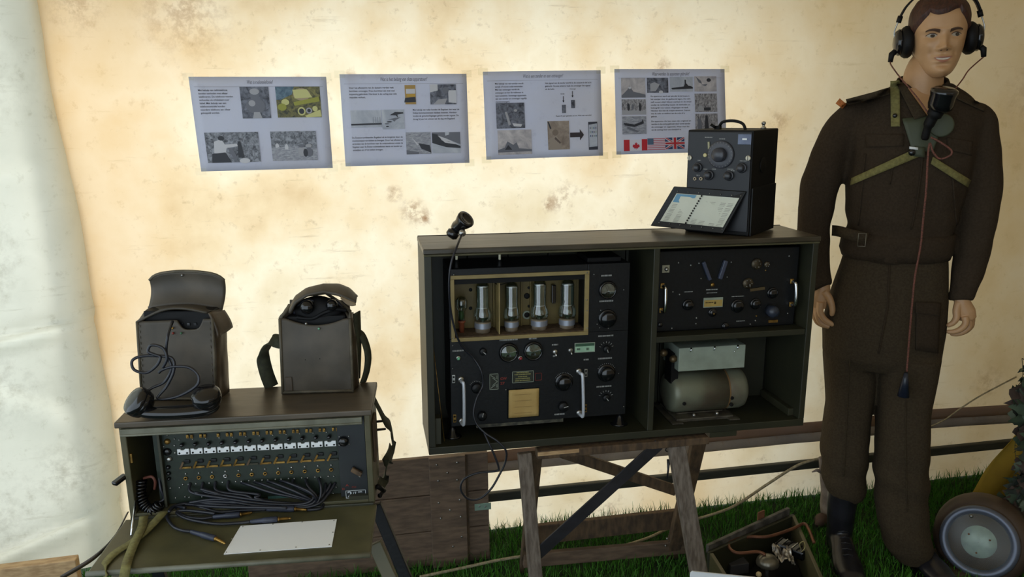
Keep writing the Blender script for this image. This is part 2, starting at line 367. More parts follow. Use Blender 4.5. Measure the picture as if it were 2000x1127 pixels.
def photo_mat(name, dark, light, scale, seed, stretch=(1, 1, 1), mid=.5, width=.16, grad=0, vign=None):
    m = bpy.data.materials.new(name); m.use_nodes = True; nt = m.node_tree; N = nt.nodes; L = nt.links; b = N['Principled BSDF']; b.inputs['Roughness'].default_value = .5
    tc = N.new('ShaderNodeTexCoord'); mp = N.new('ShaderNodeMapping'); mp.inputs['Scale'].default_value = stretch; mp.inputs['Location'].default_value = (seed*3.1, seed, seed*1.7)
    nz = N.new('ShaderNodeTexNoise'); nz.inputs['Scale'].default_value = scale; nz.inputs['Detail'].default_value = 7; nz.inputs['Roughness'].default_value = .65; nz.inputs['Distortion'].default_value = .8
    L.new(tc.outputs['Object'], mp.inputs[0]); L.new(mp.outputs[0], nz.inputs[0])
    cr = N.new('ShaderNodeValToRGB'); cr.color_ramp.elements[0].position = mid-width; cr.color_ramp.elements[1].position = mid+width
    cr.color_ramp.elements[0].color = lin(dark); cr.color_ramp.elements[1].color = lin(light)
    L.new(nz.outputs[0], cr.inputs[0]); L.new(cr.outputs[0], b.inputs['Base Color']); return m
PH = {'foliage': photo_mat('photo_foliage', (44, 46, 56), (158, 162, 172), 90, 1), 'dark': photo_mat('photo_dark', (34, 36, 48), (122, 126, 140), 60, 2),
      'sky': photo_mat('photo_sky', (146, 152, 168), (196, 200, 208), 14, 3, width=.2), 'sea': photo_mat('photo_sea', (108, 110, 122), (178, 180, 188), 70, 4, (1, 1, 5)),
      'smoke': photo_mat('photo_smoke', (140, 136, 144), (206, 200, 200), 22, 5, width=.2), 'crowd': photo_mat('photo_crowd', (60, 58, 66), (184, 182, 186), 110, 6, (2.2, 1, 1)),
      'sepia': photo_mat('photo_sepia', (122, 108, 98), (166, 152, 138), 26, 7), 'colour': photo_mat('photo_colour', (30, 36, 30), (134, 128, 70), 70, 8),
      'blue': photo_mat('photo_blue', (48, 76, 100), (110, 136, 150), 60, 9)}
TAPE = glass_mat('clear_tape', (246, 246, 240), .05, .3)
flat = {}
def fl(c):
    if c not in flat: flat[c] = mat('print_%d_%d_%d' % c, c, rough=.55)
    return flat[c]
def poster(fr, corners, label, title, tx):
    """corners tl, tr, br, bl in pixels; content coordinates s,t in 0..1 from the top-left"""
    t = thing('poster', fr, label, 'poster', 'printed posters on the canvas wall')
    c = [fr.y(px, py, 0) for px, py in corners]
    def at(s, tt, d=0):
        p = (c[0]*(1-s)+c[1]*s)*(1-tt)+(c[3]*(1-s)+c[2]*s)*tt
        return Vector((p.x, -d + .0015*sin(s*9)*sin(tt*7), p.z))
    MB().grid(lambda u, v: at(u, 1-v), 14, 10).build('sheet', PAPER, t, solid=.0006)
    wdt = (c[1]-c[0]).length; hgt = (c[3]-c[0]).length
    rx = (at(1, .5)-at(0, .5)).normalized(); up = (at(.5, 0)-at(.5, 1)).normalized()
    def pic(x0, y0, x1, y1, m, shapes=(), name='photo_print', d=.0026):
        o = MB().grid(lambda u, v: at(x0+(x1-x0)*u, y1+(y0-y1)*v, d), 6, 4).build(name, m, t)
        for k, (poly, mm) in enumerate(shapes):
            mb = MB(); pts = [at(x0+(x1-x0)*a, y0+(y1-y0)*b, d+.0006+.0002*k) for a, b in poly]
            mb.add(pts, [tuple(range(len(pts)))]); mb.build('figure', mm, o, fix=False)
        return o
    def text(s, x, y, w, h, m=INK, it=0, name='text_line', bold=.012):
        vs, fs, tw = text_mesh(s, 1.0, bold)
        base = at(x, y, .0026); sx = w*wdt/tw; hh = h*hgt
        mb = MB(); mb.add([base + rx*(v.x*sx) + up*(v.y*hh) + rx*(it*v.y*hh) for v in vs], fs); return mb.build(name, m, t, fix=False)
    if title: text(title[0], title[1], title[2], title[3], .058, INKG, .15, 'title', .004)
    o = MB(); a = at(.03, .105, .0026); b = at(.97, .105, .0026); o.add([a, b, b+up*.0006, a+up*.0006], [(0, 1, 2, 3)]); o.build('rule_line', INKG, t, fix=False)
    for (s, tt) in ((0, 0), (1, 0), (1, 1), (0, 1)):
        c0 = at(s, tt, .0036); e = .016; mb = MB(); d1 = rx*e; d2 = up*e*.7
        mb.add([c0-d1-d2, c0+d1-d2, c0+d1+d2, c0-d1+d2], [(0, 1, 2, 3)]); mb.build('tape', TAPE, t, fix=False)
    return t, pic, text, at
def ell(cx, cy, rx, ry, n=14, a0=0): return [(cx+rx*cos(2*pi*k/n+a0), cy+ry*sin(2*pi*k/n+a0)) for k in range(n)]
PF = Fr((-.30, -.006, 1.43))
P1 = ((368, 150), (637, 150), (650, 328), (393, 335))
P2 = ((663, 145), (911, 144), (917, 318), (675, 325))
P3 = ((943, 140), (1173, 137), (1178, 304), (950, 312))
P4 = ((1200, 135), (1415, 135), (1419, 296), (1204, 302))
dk, md, lt, wh = fl((44, 46, 54)), fl((104, 106, 116)), fl((160, 160, 166)), fl((196, 196, 202))
og, oy, br_ = fl((150, 150, 60)), fl((198, 196, 130)), fl((168, 150, 120))
# poster one
t, pic, text, at = poster(PF, P1, 'white poster with four photographs, one a coloured tank, leftmost on the canvas', ('Wat is radiotelefonie?', .41, .075, .19), 0)
for k, (s, w) in enumerate((('Met behulp van radiotelefonie', .21), ('konden eenheden met elkaar', .21), ('telefoneren. De telefoons werden', .245), ('verbonden via schakelaars over', .215), ('kabel. Met behulp van een', .19), ('telefooncentrale konden', .18), ('meerdere telefoons aan elkaar', .215), ('gekoppeld worden.', .135))):
    text(s, .055, .148+.034*k, w, .026)
pic(.355, .105, .565, .44, PH['dark'], [(ell(.5, .28, .16, .22), md), (ell(.5, .15, .17, .10), lt), (ell(.5, .6, .34, .26), md), (ell(.38, .52, .12, .1), lt), ([(.42, .8), (.62, .8), (.7, 1), (.36, 1)], lt)])
pic(.615, .105, .945, .435, PH['colour'], [([(0, 0), (.42, 0), (.36, .25), (.1, .42), (0, .42)], PH['blue']), (ell(.58, .25, .2, .2), br_), ([(.38, .1), (.7, .08), (.82, .35), (.42, .38)], oy),
    ([(.38, .5), (.96, .33), (.98, .48), (.4, .62)], og), (ell(.55, .8, .09, .14), oy), (ell(.55, .8, .06, .09), dk), (ell(.72, .78, .07, .1), lt), (ell(.72, .78, .04, .06), dk), (ell(.86, .72, .06, .09), oy), ([(.62, .95), (.98, .75), (1, .98), (.66, 1)], oy), (ell(.2, .5, .09, .1), oy), (ell(.12, .66, .1, .12), og)])
pic(.06, .585, .455, .91, PH['foliage'], [([(.16, .3), (.3, .22), (.36, .4), (.58, .38), (.6, .46), (.38, .52), (.36, .7), (.14, .68)], wh), (ell(.3, .19, .06, .08), dk), ([(.1, .7), (.35, .66), (.45, 1), (.08, 1)], dk), ([(.6, .3), (.65, .3), (.7, .85), (.58, .85)], dk), ([(.4, .5), (.5, .55), (.58, .9), (.5, .92)], md), (ell(.7, .95, .1, .09), wh)])
pic(.545, .585, .89, .905, PH['foliage'], [([(0, .55), (.5, .5), (1, .6), (1, 1), (0, 1)], PH['sea']), (ell(.13, .5, .04, .1), wh), (ell(.33, .55, .04, .12), wh), (ell(.66, .7, .08, .16), lt), (ell(.66, .5, .07, .06), md), (ell(.82, .72, .08, .16), md), (ell(.82, .5, .07, .06), lt), (ell(.74, .74, .05, .14), dk)])
# poster two
t, pic, text, at = poster(PF, P2, 'white poster with bomber formation picture and brown cipher case, second from left', ('Wat is het belang van deze apparatuur?', .31, .075, .37), 0)
for k, (s, w) in enumerate((('Door het afluisteren van de duitsers werden vaak', .35), ('berichten ontvangen. Deze berichten zijn met veel', .355), ('inspanning gebroken. Hierdoor is de oorlog met vele', .37), ('maanden verkort.', .125))): text(s, .065, .155+.034*k, w, .026)
for k, (s, w) in enumerate((('Met behulp van radar konden de Engelsen zien waar de', .375), ('Duitse bommenwerpers vandaan kwamen. Hierdoor', .355), ('konden de gevechtsvliegtuigen gericht worden ingezet. Dit', .37), ('droeg bij aan het winnen van de slag om Engeland.', .34))): text(s, .555, .40+.034*k, w, .026)
for k, (s, w) in enumerate((('De Duitsers probeerden Engeland uit te hongeren door de', .40), ('vrachtschepen tot zinken te brengen. Door het afluisteren', .40), ('en breken van de berichten naar de onderzeeboten wisten de', .40), ('Engelsen waar de Duitse onderzeeboten waren en konden ze', .39), ('ontwijken en of tot zinken brengen.', .24))): text(s, .065, .695+.034*k, w, .026)
pic(.50, .12, .585, .33, fl((168, 136, 74)), [([(.1, .2), (.95, .2), (.95, .45), (.1, .45)], wh), ([(.15, .48), (.95, .46), (.95, .6), (.2, .6)], fl((190, 150, 50))), ([(.0, .66), (.95, .62), (1, .88), (-.1, .9)], dk)], 'cipher_case_print')
pic(.70, .115, .91, .335, PH['dark'], [([(0, 0), (.3, 0), (.3, .3), (0, .4)], wh), ([(.7, .3), (1, .3), (1, .95), (.7, .9)], wh), ([(.3, .75), (.65, .7), (.55, 1), (.1, 1)], lt), (ell(.6, .3, .12, .17), md)])
pic(.065, .39, .305, .575, PH['sky'], [([(0, .78), (1, .75), (1, .85), (0, .88)], dk)] + [([(a, .4), (a+.01, .4), (a+.01, .8), (a, .8)], md) for a in (.72, .8, .87, .94)])
pic(.31, .385, .485, .60, PH['sky'], [([(.35, .28), (.6, .12), (.95, .14), (.98, .2), (.7, .26), (.72, .42), (.62, .3)], dk), ([(.25, .5), (.6, .42), (.85, .4), (.6, .54), (.55, .62), (.45, .52)], md), (ell(.32, .62, .12, .03), dk), (ell(.2, .72, .1, .03), md), (ell(.22, .85, .07, .03), dk)])
pic(.49, .64, .69, .885, PH['sea'], [([(.5, .5), (.95, .6), (1, .95), (.6, .75)], dk), ([(0, .8), (.5, .9), (.5, 1), (0, 1)], md), ([(.2, .2), (.5, .55), (.45, .6)], wh)])
pic(.70, .645, .93, .88, PH['sky'], [([(0, 0), (1, 0), (1, .6), (.5, .3), (0, .3)], md), ([(0, .05), (.2, .1), (.35, .4), (.6, .45), (1, .68), (1, .78), (.5, .72), (.1, .55), (0, .5)], dk), ([(.2, .15), (.5, .3), (.9, .6), (.45, .5)], wh)])
# poster three
t, pic, text, at = poster(PF, P3, 'white poster with a black arrow pointing to a mobile phone, third from left', ('Wat is een zender en een ontvanger?', .33, .075, .34), 0)
for k, (s, w) in enumerate((('Met behulp van een zender wordt', .24), ('spraak of morse code verzonden.', .235), ('Met een ontvanger wordt dit', .205), ('ontvangen en kan de radioman in', .235), ('tact luisteren. Sommige apparaten', .26), ('zijn een zender en ontvanger tegelijk', .265), ('(zendontvanger).', .12))): text(s, .095, .145+.034*k, w, .026)
for k, (s, w) in enumerate((('Het signaal van de zender wordt bij de antenne in de lucht', .40), ('gebracht. De ene antenne haalt de ontvanger het signaal', .39), ('uit de lucht.', .08))): text(s, .515, .148+.034*k, w, .026)
text('Zender', .645, .27, .035, .018); text('Ontvanger', .725, .215, .055, .018); text('Ruim 75 jaar geleden en nu. Wat een verschil!', .60, .525, .31, .022)
pic(.095, .355, .335, .645, PH['dark'], [(ell(.68, .3, .06, .05), lt), ([(.3, .35), (.38, .35), (.5, .85), (.42, .9)], lt), ([(.55, .8), (.9, .85), (.85, .95), (.6, .92)], wh), (ell(.72, .65, .06, .06), md)])
pic(.10, .665, .385, .95, PH['smoke'], [([(.0, .8), (.2, .7), (.28, .45), (.45, .6), (.55, .5), (.62, .75), (1, .8), (1, .88), (0, .9)], md), ([(.2, .8), (.3, .6), (.42, .8)], dk)])
pic(.525, .575, .71, .91, PH['sepia'], [([(.0, .02), (.06, .02), (.18, .25), (.12, .28)], dk), (ell(.35, .4, .14, .11), fl((120, 106, 94))), ([(.1, .6), (.4, .5), (.6, .75), (.62, 1), (.05, 1)], fl((150, 138, 126))), ([(.35, .55), (.6, .75), (.55, .8), (.3, .62)], fl((92, 80, 74)))])
o = MB(); pts = [(.715, .715), (.80, .715), (.80, .675), (.835, .745), (.80, .81), (.80, .77), (.715, .77)]
o.add([at(a, b, .003) for a, b in pts], [tuple(range(7))]); o.build('arrow_print', fl((46, 38, 42)), t, fix=False)
pic(.875, .595, .955, .925, fl((52, 54, 66)), [([(.05, .1), (.95, .06), (.95, .88), (.05, .9)], PH['sky'])]+[(ell(.2+.2*(i % 4), .22+.14*(i//4), .07, .04, 6), fl(((120, 110, 130), (150, 160, 150), (90, 110, 140))[i % 3])) for i in range(12)], 'phone_print')
for (x, y) in ((.665, .32), (.745, .265)):
    o = MB(); o.add([at(x, y-.03, .003), at(x+.006, y-.03, .003), at(x+.006, y+.02, .003), at(x, y+.02, .003)], [(0, 1, 2, 3)]); o.add([at(x-.006, y+.02, .003), at(x+.012, y+.02, .003), at(x+.003, y+.045, .003)], [(0, 1, 2)]); o.build('pointer_print', INK, t, fix=False)
    pic(x-.012, y+.07, x+.022, y+.165, PH['dark'], (), 'mast_print')
# poster four
t, pic, text, at = poster(PF, P4, 'white poster with ten photographs and three national flags, rightmost on the canvas', ('Waar werden de apparaten gebruikt?', .33, .075, .34), 0)
for k, (s, w) in enumerate((('De apparatuur werd veel gebruikt bij de invasie in', .355), ('het voorjaar door de geallieerde legers. De radio', .365), ('zelf moest altijd blijven werken in de strijd', .37), ('omdat de verbinding tussen de eenheden zo', .36), ('belangrijk was tussen vliegtuigen en tank.', .345), ('Hierdoor kon men de troepen aansturen. Daarom', .36), ('was de radio en telefoon aan de orde of in', .31), ('gebruik.', .055))): text(s, .315, .325+.034*k, w, .024)
for k, (s, w) in enumerate((('De apparaten die hier staan zijn origineel en', .365), ('werden in de oorlog gebruikt door zowel zender', .36), ('als ontvanger en opgesteld. Waar men die', .35), ('uit de oorlog voor ons bewaard is.', .275))): text(s, .315, .62+.034*k, w, .024)
pic(.055, .10, .27, .33, PH['smoke'], [([(0, .9), (.25, .6), (.35, .4), (.5, .7), (1, .85), (1, 1), (0, 1)], md), (ell(.35, .5, .06, .06), wh)])
pic(.055, .35, .27, .53, PH['crowd'], [([(0, .7), (1, .75), (1, 1), (0, 1)], lt), (ell(.28, .5, .05, .25), dk), (ell(.75, .5, .05, .28), dk), (ell(.45, .5, .04, .2), md)])
pic(.055, .55, .27, .76, PH['sea'], [([(.05, .35), (.5, .45), (.8, .3), (.85, .15), (.9, .4), (.5, .6), (.1, .5)], dk), ([(.2, .55), (.7, .85), (.6, .9), (.2, .7)], md)])
pic(.285, .10, .475, .275, PH['dark'], [([(.15, .4), (.35, .3), (.6, .45), (.4, .9), (.15, .9)], lt), (ell(.65, .95, .1, .1), wh)])
pic(.49, .09, .70, .265, PH['sky'], [([(.05, .75), (.6, .65), (.65, .45), (.72, .45), (.8, .6), (.9, .62), (1, .7), (1, .8), (.1, .85)], dk), ([(.64, .2), (.7, .2), (.7, .5), (.64, .5)], dk)])
pic(.715, .085, .92, .265, PH['smoke'], [(ell(.65, .25, .1, .12), dk), ([(.05, .0), (.3, .3), (.35, .5), (.2, .4)], md), ([(.3, .55), (.6, .5), (.5, .65)], md)])
pic(.715, .29, .92, .51, PH['crowd'], [(ell(.25, .8, .12, .16), lt), ([(.4, .75), (.7, .75), (.7, .92), (.4, .92)], dk)])
pic(.715, .53, .92, .74, PH['crowd'], [([(.45, .1), (.55, .1), (.6, .9), (.4, .9)], dk), ([(.1, .3), (.25, .3), (.3, .9), (.1, .9)], md)])
red, blu, fw = fl((190, 40, 50)), fl((44, 70, 112)), fl((214, 212, 220))
leaf = [(.5, .12), (.56, .28), (.66, .22), (.63, .45), (.78, .36), (.82, .46), (.92, .44), (.86, .58), (.93, .64), (.7, .78), (.72, .86), (.52, .82), (.52, .98), (.48, .98), (.48, .82), (.28, .86), (.3, .78), (.07, .64), (.14, .58), (.08, .44), (.18, .46), (.22, .36), (.37, .45), (.34, .22), (.44, .28)]
pic(.065, .825, .225, .96, fw, [([(0, 0), (.32, 0), (.32, 1), (0, 1)], red), ([(.44+.48*a, .12+.8*b) for a, b in leaf], red)], 'flag_print')
pic(.225, .822, .275, .958, red, (), 'flag_print')
st = [([(0, k/13), (1, k/13), (1, (k+1)/13), (0, (k+1)/13)], fl((196, 110, 124))) for k in range(0, 13, 2)]
pic(.275, .815, .435, .955, fw, st+[([(0, 0), (.34, 0), (.34, .54), (0, .54)], fl((84, 104, 128)))], 'flag_print')
J = [([(.08, 0), (.38, 0), (.38, .27)], blu), ([(0, .1), (0, .35), (.2, .35)], blu), ([(.62, 0), (.92, 0), (.62, .27)], blu), ([(1, .1), (1, .35), (.8, .35)], blu),
     ([(.08, 1), (.38, 1), (.38, .73)], blu), ([(0, .9), (0, .65), (.2, .65)], blu), ([(.62, 1), (.92, 1), (.62, .73)], blu), ([(1, .9), (1, .65), (.8, .65)], blu),
     ([(0, .03), (.05, 0), (.4, .38), (.33, .38)], red), ([(.95, 1), (1, .95), (.66, .62), (.6, .62)], red), ([(.95, 0), (1, .05), (.66, .38), (.6, .38)], red), ([(0, .96), (.05, 1), (.4, .62), (.33, .62)], red),
     ([(.44, 0), (.56, 0), (.56, 1), (.44, 1)], red), ([(0, .43), (1, .43), (1, .57), (0, .57)], red)]
pic(.435, .81, .61, .95, fw, J, 'flag_print')
# ---------------------------------------------------------------- field switchboard
SW = Fr((-.563, -.868, .632), -4.7)
sw = thing('field_switchboard', SW, 'open olive wooden telephone switchboard with twelve white tags and hanging cords', 'switchboard')
SWW, SWH, SWD = .552, .237, .185
P = lambda px, py, d=.035: SW.y(px, py, d)
MB().box((-.006, -.008, SWH-.014), (SWW+.006, SWD, SWH)).build('top_board', OLIVE_W, sw, bevel=.003)
MB().box((0, 0, 0), (.014, SWD, SWH-.014)).build('side_board', OLIVE, sw, bevel=.002)
MB().box((SWW-.014, 0, 0), (SWW, SWD, SWH-.014)).build('side_board', OLIVE, sw, bevel=.002)
MB().box((.014, 0, 0), (SWW-.014, SWD, .012)).build('bottom_board', OLIVE, sw, bevel=.001)
MB().box((.014, SWD-.01, .012), (SWW-.014, SWD, SWH-.014)).build('back_board', BLACKM, sw)
MB().box((.006, -.010, SWH-.033), (SWW-.018, .004, SWH-.016)).tube([(.006, -.010, SWH-.030), (SWW-.018, -.010, SWH-.030)], .003).build('sliding_batten', LIPM, sw, bevel=.001)
# drop front
LD = .212
lid = MB().box((-.010, -LD, -.012), (SWW+.004, -.001, 0)).build('drop_front', mat('olive_lid', (92, 88, 58), (72, 70, 46), rough=.42, scale=9, bump=.12), sw, bevel=.003)
MB().tube([(-.012, -LD-.002, -.004), (SWW+.004, -LD-.002, -.004)], .006).build('edge_moulding', LIPM, lid)
MB().box((.002, -.007, -.003), (SWW-.002, .004, .006)).build('hinge_strip', OLIVE_D, lid, bevel=.002)
zp = .0016
pl = [SW.z(*q, zp) for q in ((470, 1027), (658, 1014), (648, 1067), (437, 1082))]
wp = MB().prism([(p.x, p.y) for p in pl], lambda p: Vector((p[0], p[1], zp)), lambda p: Vector((p[0], p[1], .0002))).build('white_plate', mat('white_writing_plate', (252, 254, 254), rough=.35, spec=.6), sw)
for q in ((474, 1029), (533, 1024), (590, 1020), (652, 1017), (650, 1040), (643, 1064), (578, 1069), (508, 1075), (442, 1079), (453, 1053)):
    p = SW.z(*q, zp); MB().lathe([(.0016, 0), (.0012, .0012)], Matrix.Translation(p), 8).build('rivet', STEEL, wp)
# instrument panel
pd = .035
a, b = P(312, 968, pd), P(664, 843, pd)
x0, x1 = a.x, P(664, 900, pd).x
panel = MB().box((x0, pd, .014), (x1, pd+.006, SWH-.016)).build('instrument_panel', DGREEN, sw)
xq = SW.y(311, 900, .020).x
MB().box((xq, .020, .012), (xq+.006, SWD-.01, SWH-.014)).build('partition', OLIVE_D, sw, bevel=.001)
MB().box((x1+.0005, .012, .016), (SWW-.015, .020, SWH-.018)).build('blank_panel', mat('blue_black_panel', (26, 32, 34), (20, 24, 28), rough=.4, scale=20), sw, bevel=.001)
MB().box((x1+.02, .0, .012), (SWW-.014, .012, .022)).build('ledge_block', OLIVE_D, sw)
def ball(mb, p, r, n=12): 
    return mb.lathe([(r*sin(pi*k/8)+1e-5, -r*cos(pi*k/8)) for k in range(9)], Matrix.Translation(Vector(p)), n)
for i in range(12):
    k = i/11; tx = 359+286.5*k; ty = 881-16*k
    c = P(tx, ty, pd); hw, hh = .0132, .0068
    poly = [(-hw, -hh), (hw, -hh), (hw, hh), (.004, hh), (.0015, hh-.003), (-.004, hh-.003), (-.0065, hh), (-hw, hh)]
    tg = MB().prism(poly, lambda q: Vector((c.x+q[0], pd-.0052, c.z+q[1])), lambda q: Vector((c.x+q[0], pd-.0002, c.z+q[1]))).build('number_tag', WHITEP, sw, bevel=.0008)
    for s in (-.0085, .0085):
        MB().lathe([(.0024, 0), (.002, .0012)], axisM((c.x+s, pd-.0052, c.z-.0028), FRONT), 8).build('tag_screw', BLACKM, tg)
    e = P(tx-2, ty-14, pd); kb = MB(); ball(kb, (e.x, pd-.008, e.z), .0052); kb.tube([(e.x, pd, e.z), (e.x, pd-.006, e.z)], .003); kb.build('call_drop_knob', BLACKG, sw)
    # shutter bar and lever
    q = P(tx+6, ty+31.5, pd)
    sh = MB().box((q.x-.011, pd-.004, q.z-.0022), (q.x+.011, pd-.0002, q.z+.0022)).build('drop_shutter', BRASS if i not in (5, 11) else OLIVE_D, sw, bevel=.0006)
    m_ = BRASS if i not in (0, 5) else WOODB
    MB().beam((q.x-.013, pd-.007, q.z-.0005), (q.x-.004, pd-.009, q.z+.017), .0042, .002, (0, 1, 0)).build('shutter_lever', m_, sh)
    MB().lathe([(.0026, 0), (.002, .002)], axisM((q.x-.013, pd-.0001, q.z-.001), FRONT), 8).build('pivot', STEEL, sh)
    MB().box((q.x-.004, pd-.004, q.z+.010), (q.x+.009, pd-.0002, q.z+.019)).build('shutter_hood', BLACKP, sh, bevel=.002)
    # jack
    j = P(363+284*k, 934-17*k, pd)
    MB().lathe([(.0024, .0), (.0024, .0005), (.0046, .0005), (.0046, .003), (.0024, .003), (.0022, 0)], axisM((j.x, pd, j.z), FRONT), 16, cap=False).build('jack', BRASS if i != 3 else STEEL, sw)
    MB().lathe([(.0022, 0), (.0022, .0006)], axisM((j.x, pd-.0002, j.z), FRONT), 12).build('jack_hole', BLACKM, sw)
    j = P(363+284*k, 925-17*k, pd); ball(MB(), (j.x, pd-.001, j.z), .0024, 8).build('panel_screw', STEEL, sw)
    for s in (-4, 4):
        j = P(363+s*1.4+284*k, 946-16*k, pd); ball(MB(), (j.x, pd-.001, j.z), .0021, 8).build('panel_screw', STEEL, sw)
        j = P(363+s+284*k+8, 851-14*k+(848-851)*0, pd)
        if i not in (2,) or s > 0:
            tb = MB(); tb.box((j.x-.0028, pd-.005, j.z-.0048), (j.x+.0028, pd-.0002, j.z+.0036)); ball(tb, (j.x, pd-.005, j.z-.002), .0018, 8); tb.build('line_terminal', BRASS, sw, bevel=.0005)
    j = P(350+288*k, 859-15*k, pd); ball(MB(), (j.x, pd-.001, j.z), .0018, 8).build('panel_screw', STEEL, sw)
# left-hand column of knobs
for px, py, r, m in ((327, 862, .0068, BRASS), (327, 882, .0092, BLACKG), (331, 896, .0066, STEEL), (329, 912, .005, BLACKG), (330, 924, .005, BLACKG), (331, 934, .004, BLACKG)):
    c = P(px, py, pd); MB().lathe([(r, 0), (r, .003), (r*.7, .006), (r*.4, .007)], axisM((c.x, pd, c.z), FRONT), 16).build('knob', m, sw)
for px, py in ((327, 850), (341, 857), (341, 870), (342, 884), (320, 872), (333, 953), (351, 952), (326, 968), (343, 972), (362, 970), (370, 971), (395, 970), (441, 965), (449, 968), (455, 962), (474, 967), (498, 965), (643, 951), (657, 951), (650, 955), (651, 963)):
    c = P(px, py, pd); ball(MB(), (c.x, pd-.001, c.z), .0021, 8).build('panel_screw', STEEL, sw)
a, b = P(524, 976, pd), P(575, 966, pd)
MB().box((a.x, pd-.003, a.z), (b.x, pd-.0002, b.z)).build('terminal_strip', mat('teal_strip', (64, 98, 92), rough=.5), sw)
# right-hand panel fittings
c = P(671, 861, .012); MB().lathe([(.012, 0), (.012, .006), (.009, .010), (.004, .012)], axisM((c.x, .012, c.z), FRONT), 20).build('knob', BLACKG, sw)
for s, q in ((-8, -8), (10, -9), (-8, 8), (11, 6)):
    e = P(671+s, 861+q, .012); ball(MB(), (e.x, .0115, e.z), .002, 8).build('panel_screw', STEEL, sw)
c = P(697, 919, .012); MB().beam((c.x-.011, .004, c.z+.008), (c.x+.011, .004, c.z-.007), .011, .010, (0, 1, 0)).build('turn_switch', WOODB, sw, bevel=.002)
c = P(703, 928, .012); ball(MB(), (c.x, .010, c.z-.002), .003, 8).build('panel_screw', STEEL, sw)
def put(parent, fr_pt, s, w, h, m, ry=0, y=0, name='marking'):
    vs, fs, tw = text_mesh(s, 1.0, .02); mb = MB(); sx = w/tw
    mb.add([Vector((fr_pt.x+v.x*sx, y, fr_pt.z+v.y*h+ry*v.x*sx)) for v in vs], fs); return mb.build(name, m, parent, fix=False)
wpnt = mat('white_paint', (190, 196, 200), rough=.6)
put(sw, P(679, 970, .012), '2', .011, .019, wpnt, y=.0114); put(sw, P(690, 967, .012), 'I.T.', .009, .012, wpnt, y=.0114)
put(sw, P(699, 962, .012), 'CORPS', .010, .0055, wpnt, y=.0114); put(sw, P(699, 968, .012), 'D.R.P.', .010, .0055, wpnt, y=.0114)
a, b = P(676, 973, .012), P(714, 956, .012); b.x = min(b.x, SWW-.0165)
fm = MB()
for (u, v, u2, v2) in ((a.x, a.z, b.x, a.z+.001), (a.x, b.z-.001, b.x, b.z), (a.x, a.z, a.x+.001, b.z), (b.x-.001, a.z, b.x, b.z)): fm.box((u, .0108, v), (u2, .0119, v2))
fm.build('marking_frame', wpnt, sw)
put(sw, P(668, 957, .012), 'II', .006, .007, REDM, y=.0114); put(sw, P(675, 950, .012), 'A', .008, .008, REDM, y=.0114); put(sw, P(687, 953, .012), 'CH', .010, .006, REDM, y=.0114)
for px, py in ((671, 981), (715, 978)):
    c = P(px, py, .012); ball(MB(), (c.x, .0115, c.z), .0022, 8).build('panel_screw', STEEL, sw)
# cords hanging from the panel
def px_path(fr, pts, n=8): return crom([fr.y(q[0], q[1], q[2]) for q in pts], n)
rc = random.Random(5)
for i in range(11):
    k = i/11; sx_, sy_ = 371+276*k, 948-15*k
    if i < 4:
        pts = [(sx_, sy_-4, .034), (sx_+4, sy_+14, .015), (sx_+60, 972-2*i, -.004+.004*i), (520+20*i, 984-3*i, .0), (590+9*i, 985-3*i, .0), (632+2*i, 966-3*i, .014), (646, 946-2*i, .03)]
        if i > 1: pts = pts[:3]+[(500, 985-4*i, 0), (560, 983, .01), (600+4*i, 975, .02)]
    elif i < 8:
        pts = [(sx_, sy_, .034), (sx_+20, sy_+6, .012), (sx_+60, 962, .006-.002*i), (600+2*i, 975+i, .0), (598-6*i, 986, .004), (430+10*i, 984+i, .008), (400, 984, .016)]
    else:
        pts = [(sx_, sy_, .034), (sx_+5, 950, .014), (612+6*(i-8), 968+3*(i-8), .002), (592+6*(i-8), 984+3*(i-8), -.008), (520, 984+3*(i-8), -.006), (430, 975+5*(i-8), .0), (370+8*(i-8), 982, .010)]
    MB().tube(px_path(SW, pts, 9), .0034, 8).build('cord', RUBBER, sw)
for pts in ([(655, 943, .034), (640, 966, .012), (622, 984, -.006), (585, 992, -.012), (520, 989, -.010), (470, 983, -.004), (380, 962, .012)],
            [(636, 945, .034), (632, 965, .010), (605, 985, -.004), (540, 988, -.006), (480, 978, .0), (392, 955, .012)],
            [(633, 975, .02), (628, 992, -.012), (600, 996, -.018)]):
    MB().tube(px_path(SW, pts, 9), .0036, 8).build('cord', RUBBER, sw)
def plug(p0, p1, tip, path):
    a, b, c = [SW.z(q[0], q[1], .0075) for q in (p0, p1, tip)]
    d = (b-a).normalized(); pg = MB()
    pg.lathe([(.0030, 0), (.0048, .004), (.0052, (b-a).length*.45), (.0066, (b-a).length*.48), (.0068, (b-a).length*.96), (.004, (b-a).length)], axisM(a, d), 14)
    o = pg.build('plug', mat('blue_black_plug', (54, 60, 78), (40, 46, 60), rough=.42, scale=40) if 'pm' not in globals() else pm, sw); globals()['pm'] = o.data.materials[0]
    ln = (c-b).length; MB().lathe([(.0050, 0), (.0050, .003), (.0032, .0035), (.0032, ln*.78), (.0018, ln*.82), (.0032, ln*.9), (.001, ln)], axisM(b, (c-b)), 12).build('plug_tip', BRASS, o)
    pts = [SW.z(q[0], q[1], q[2]) for q in path]+[a]
    MB().tube(crom(pts, 9), .0036, 8).build('cord', RUBBER, sw)
plug((372, 1038), (421, 1052), (440, 1062), [(362, 992, .02), (338, 990, .012), (326, 1008, .0075), (338, 1028, .0075), (356, 1036, .0075)])
plug((415, 1010), (469, 1005), (493, 1001), [(560, 992, .03), (430, 990, .02), (360, 985, .015), (343, 993, .010), (360, 1008, .0075), (392, 1013, .0075)])
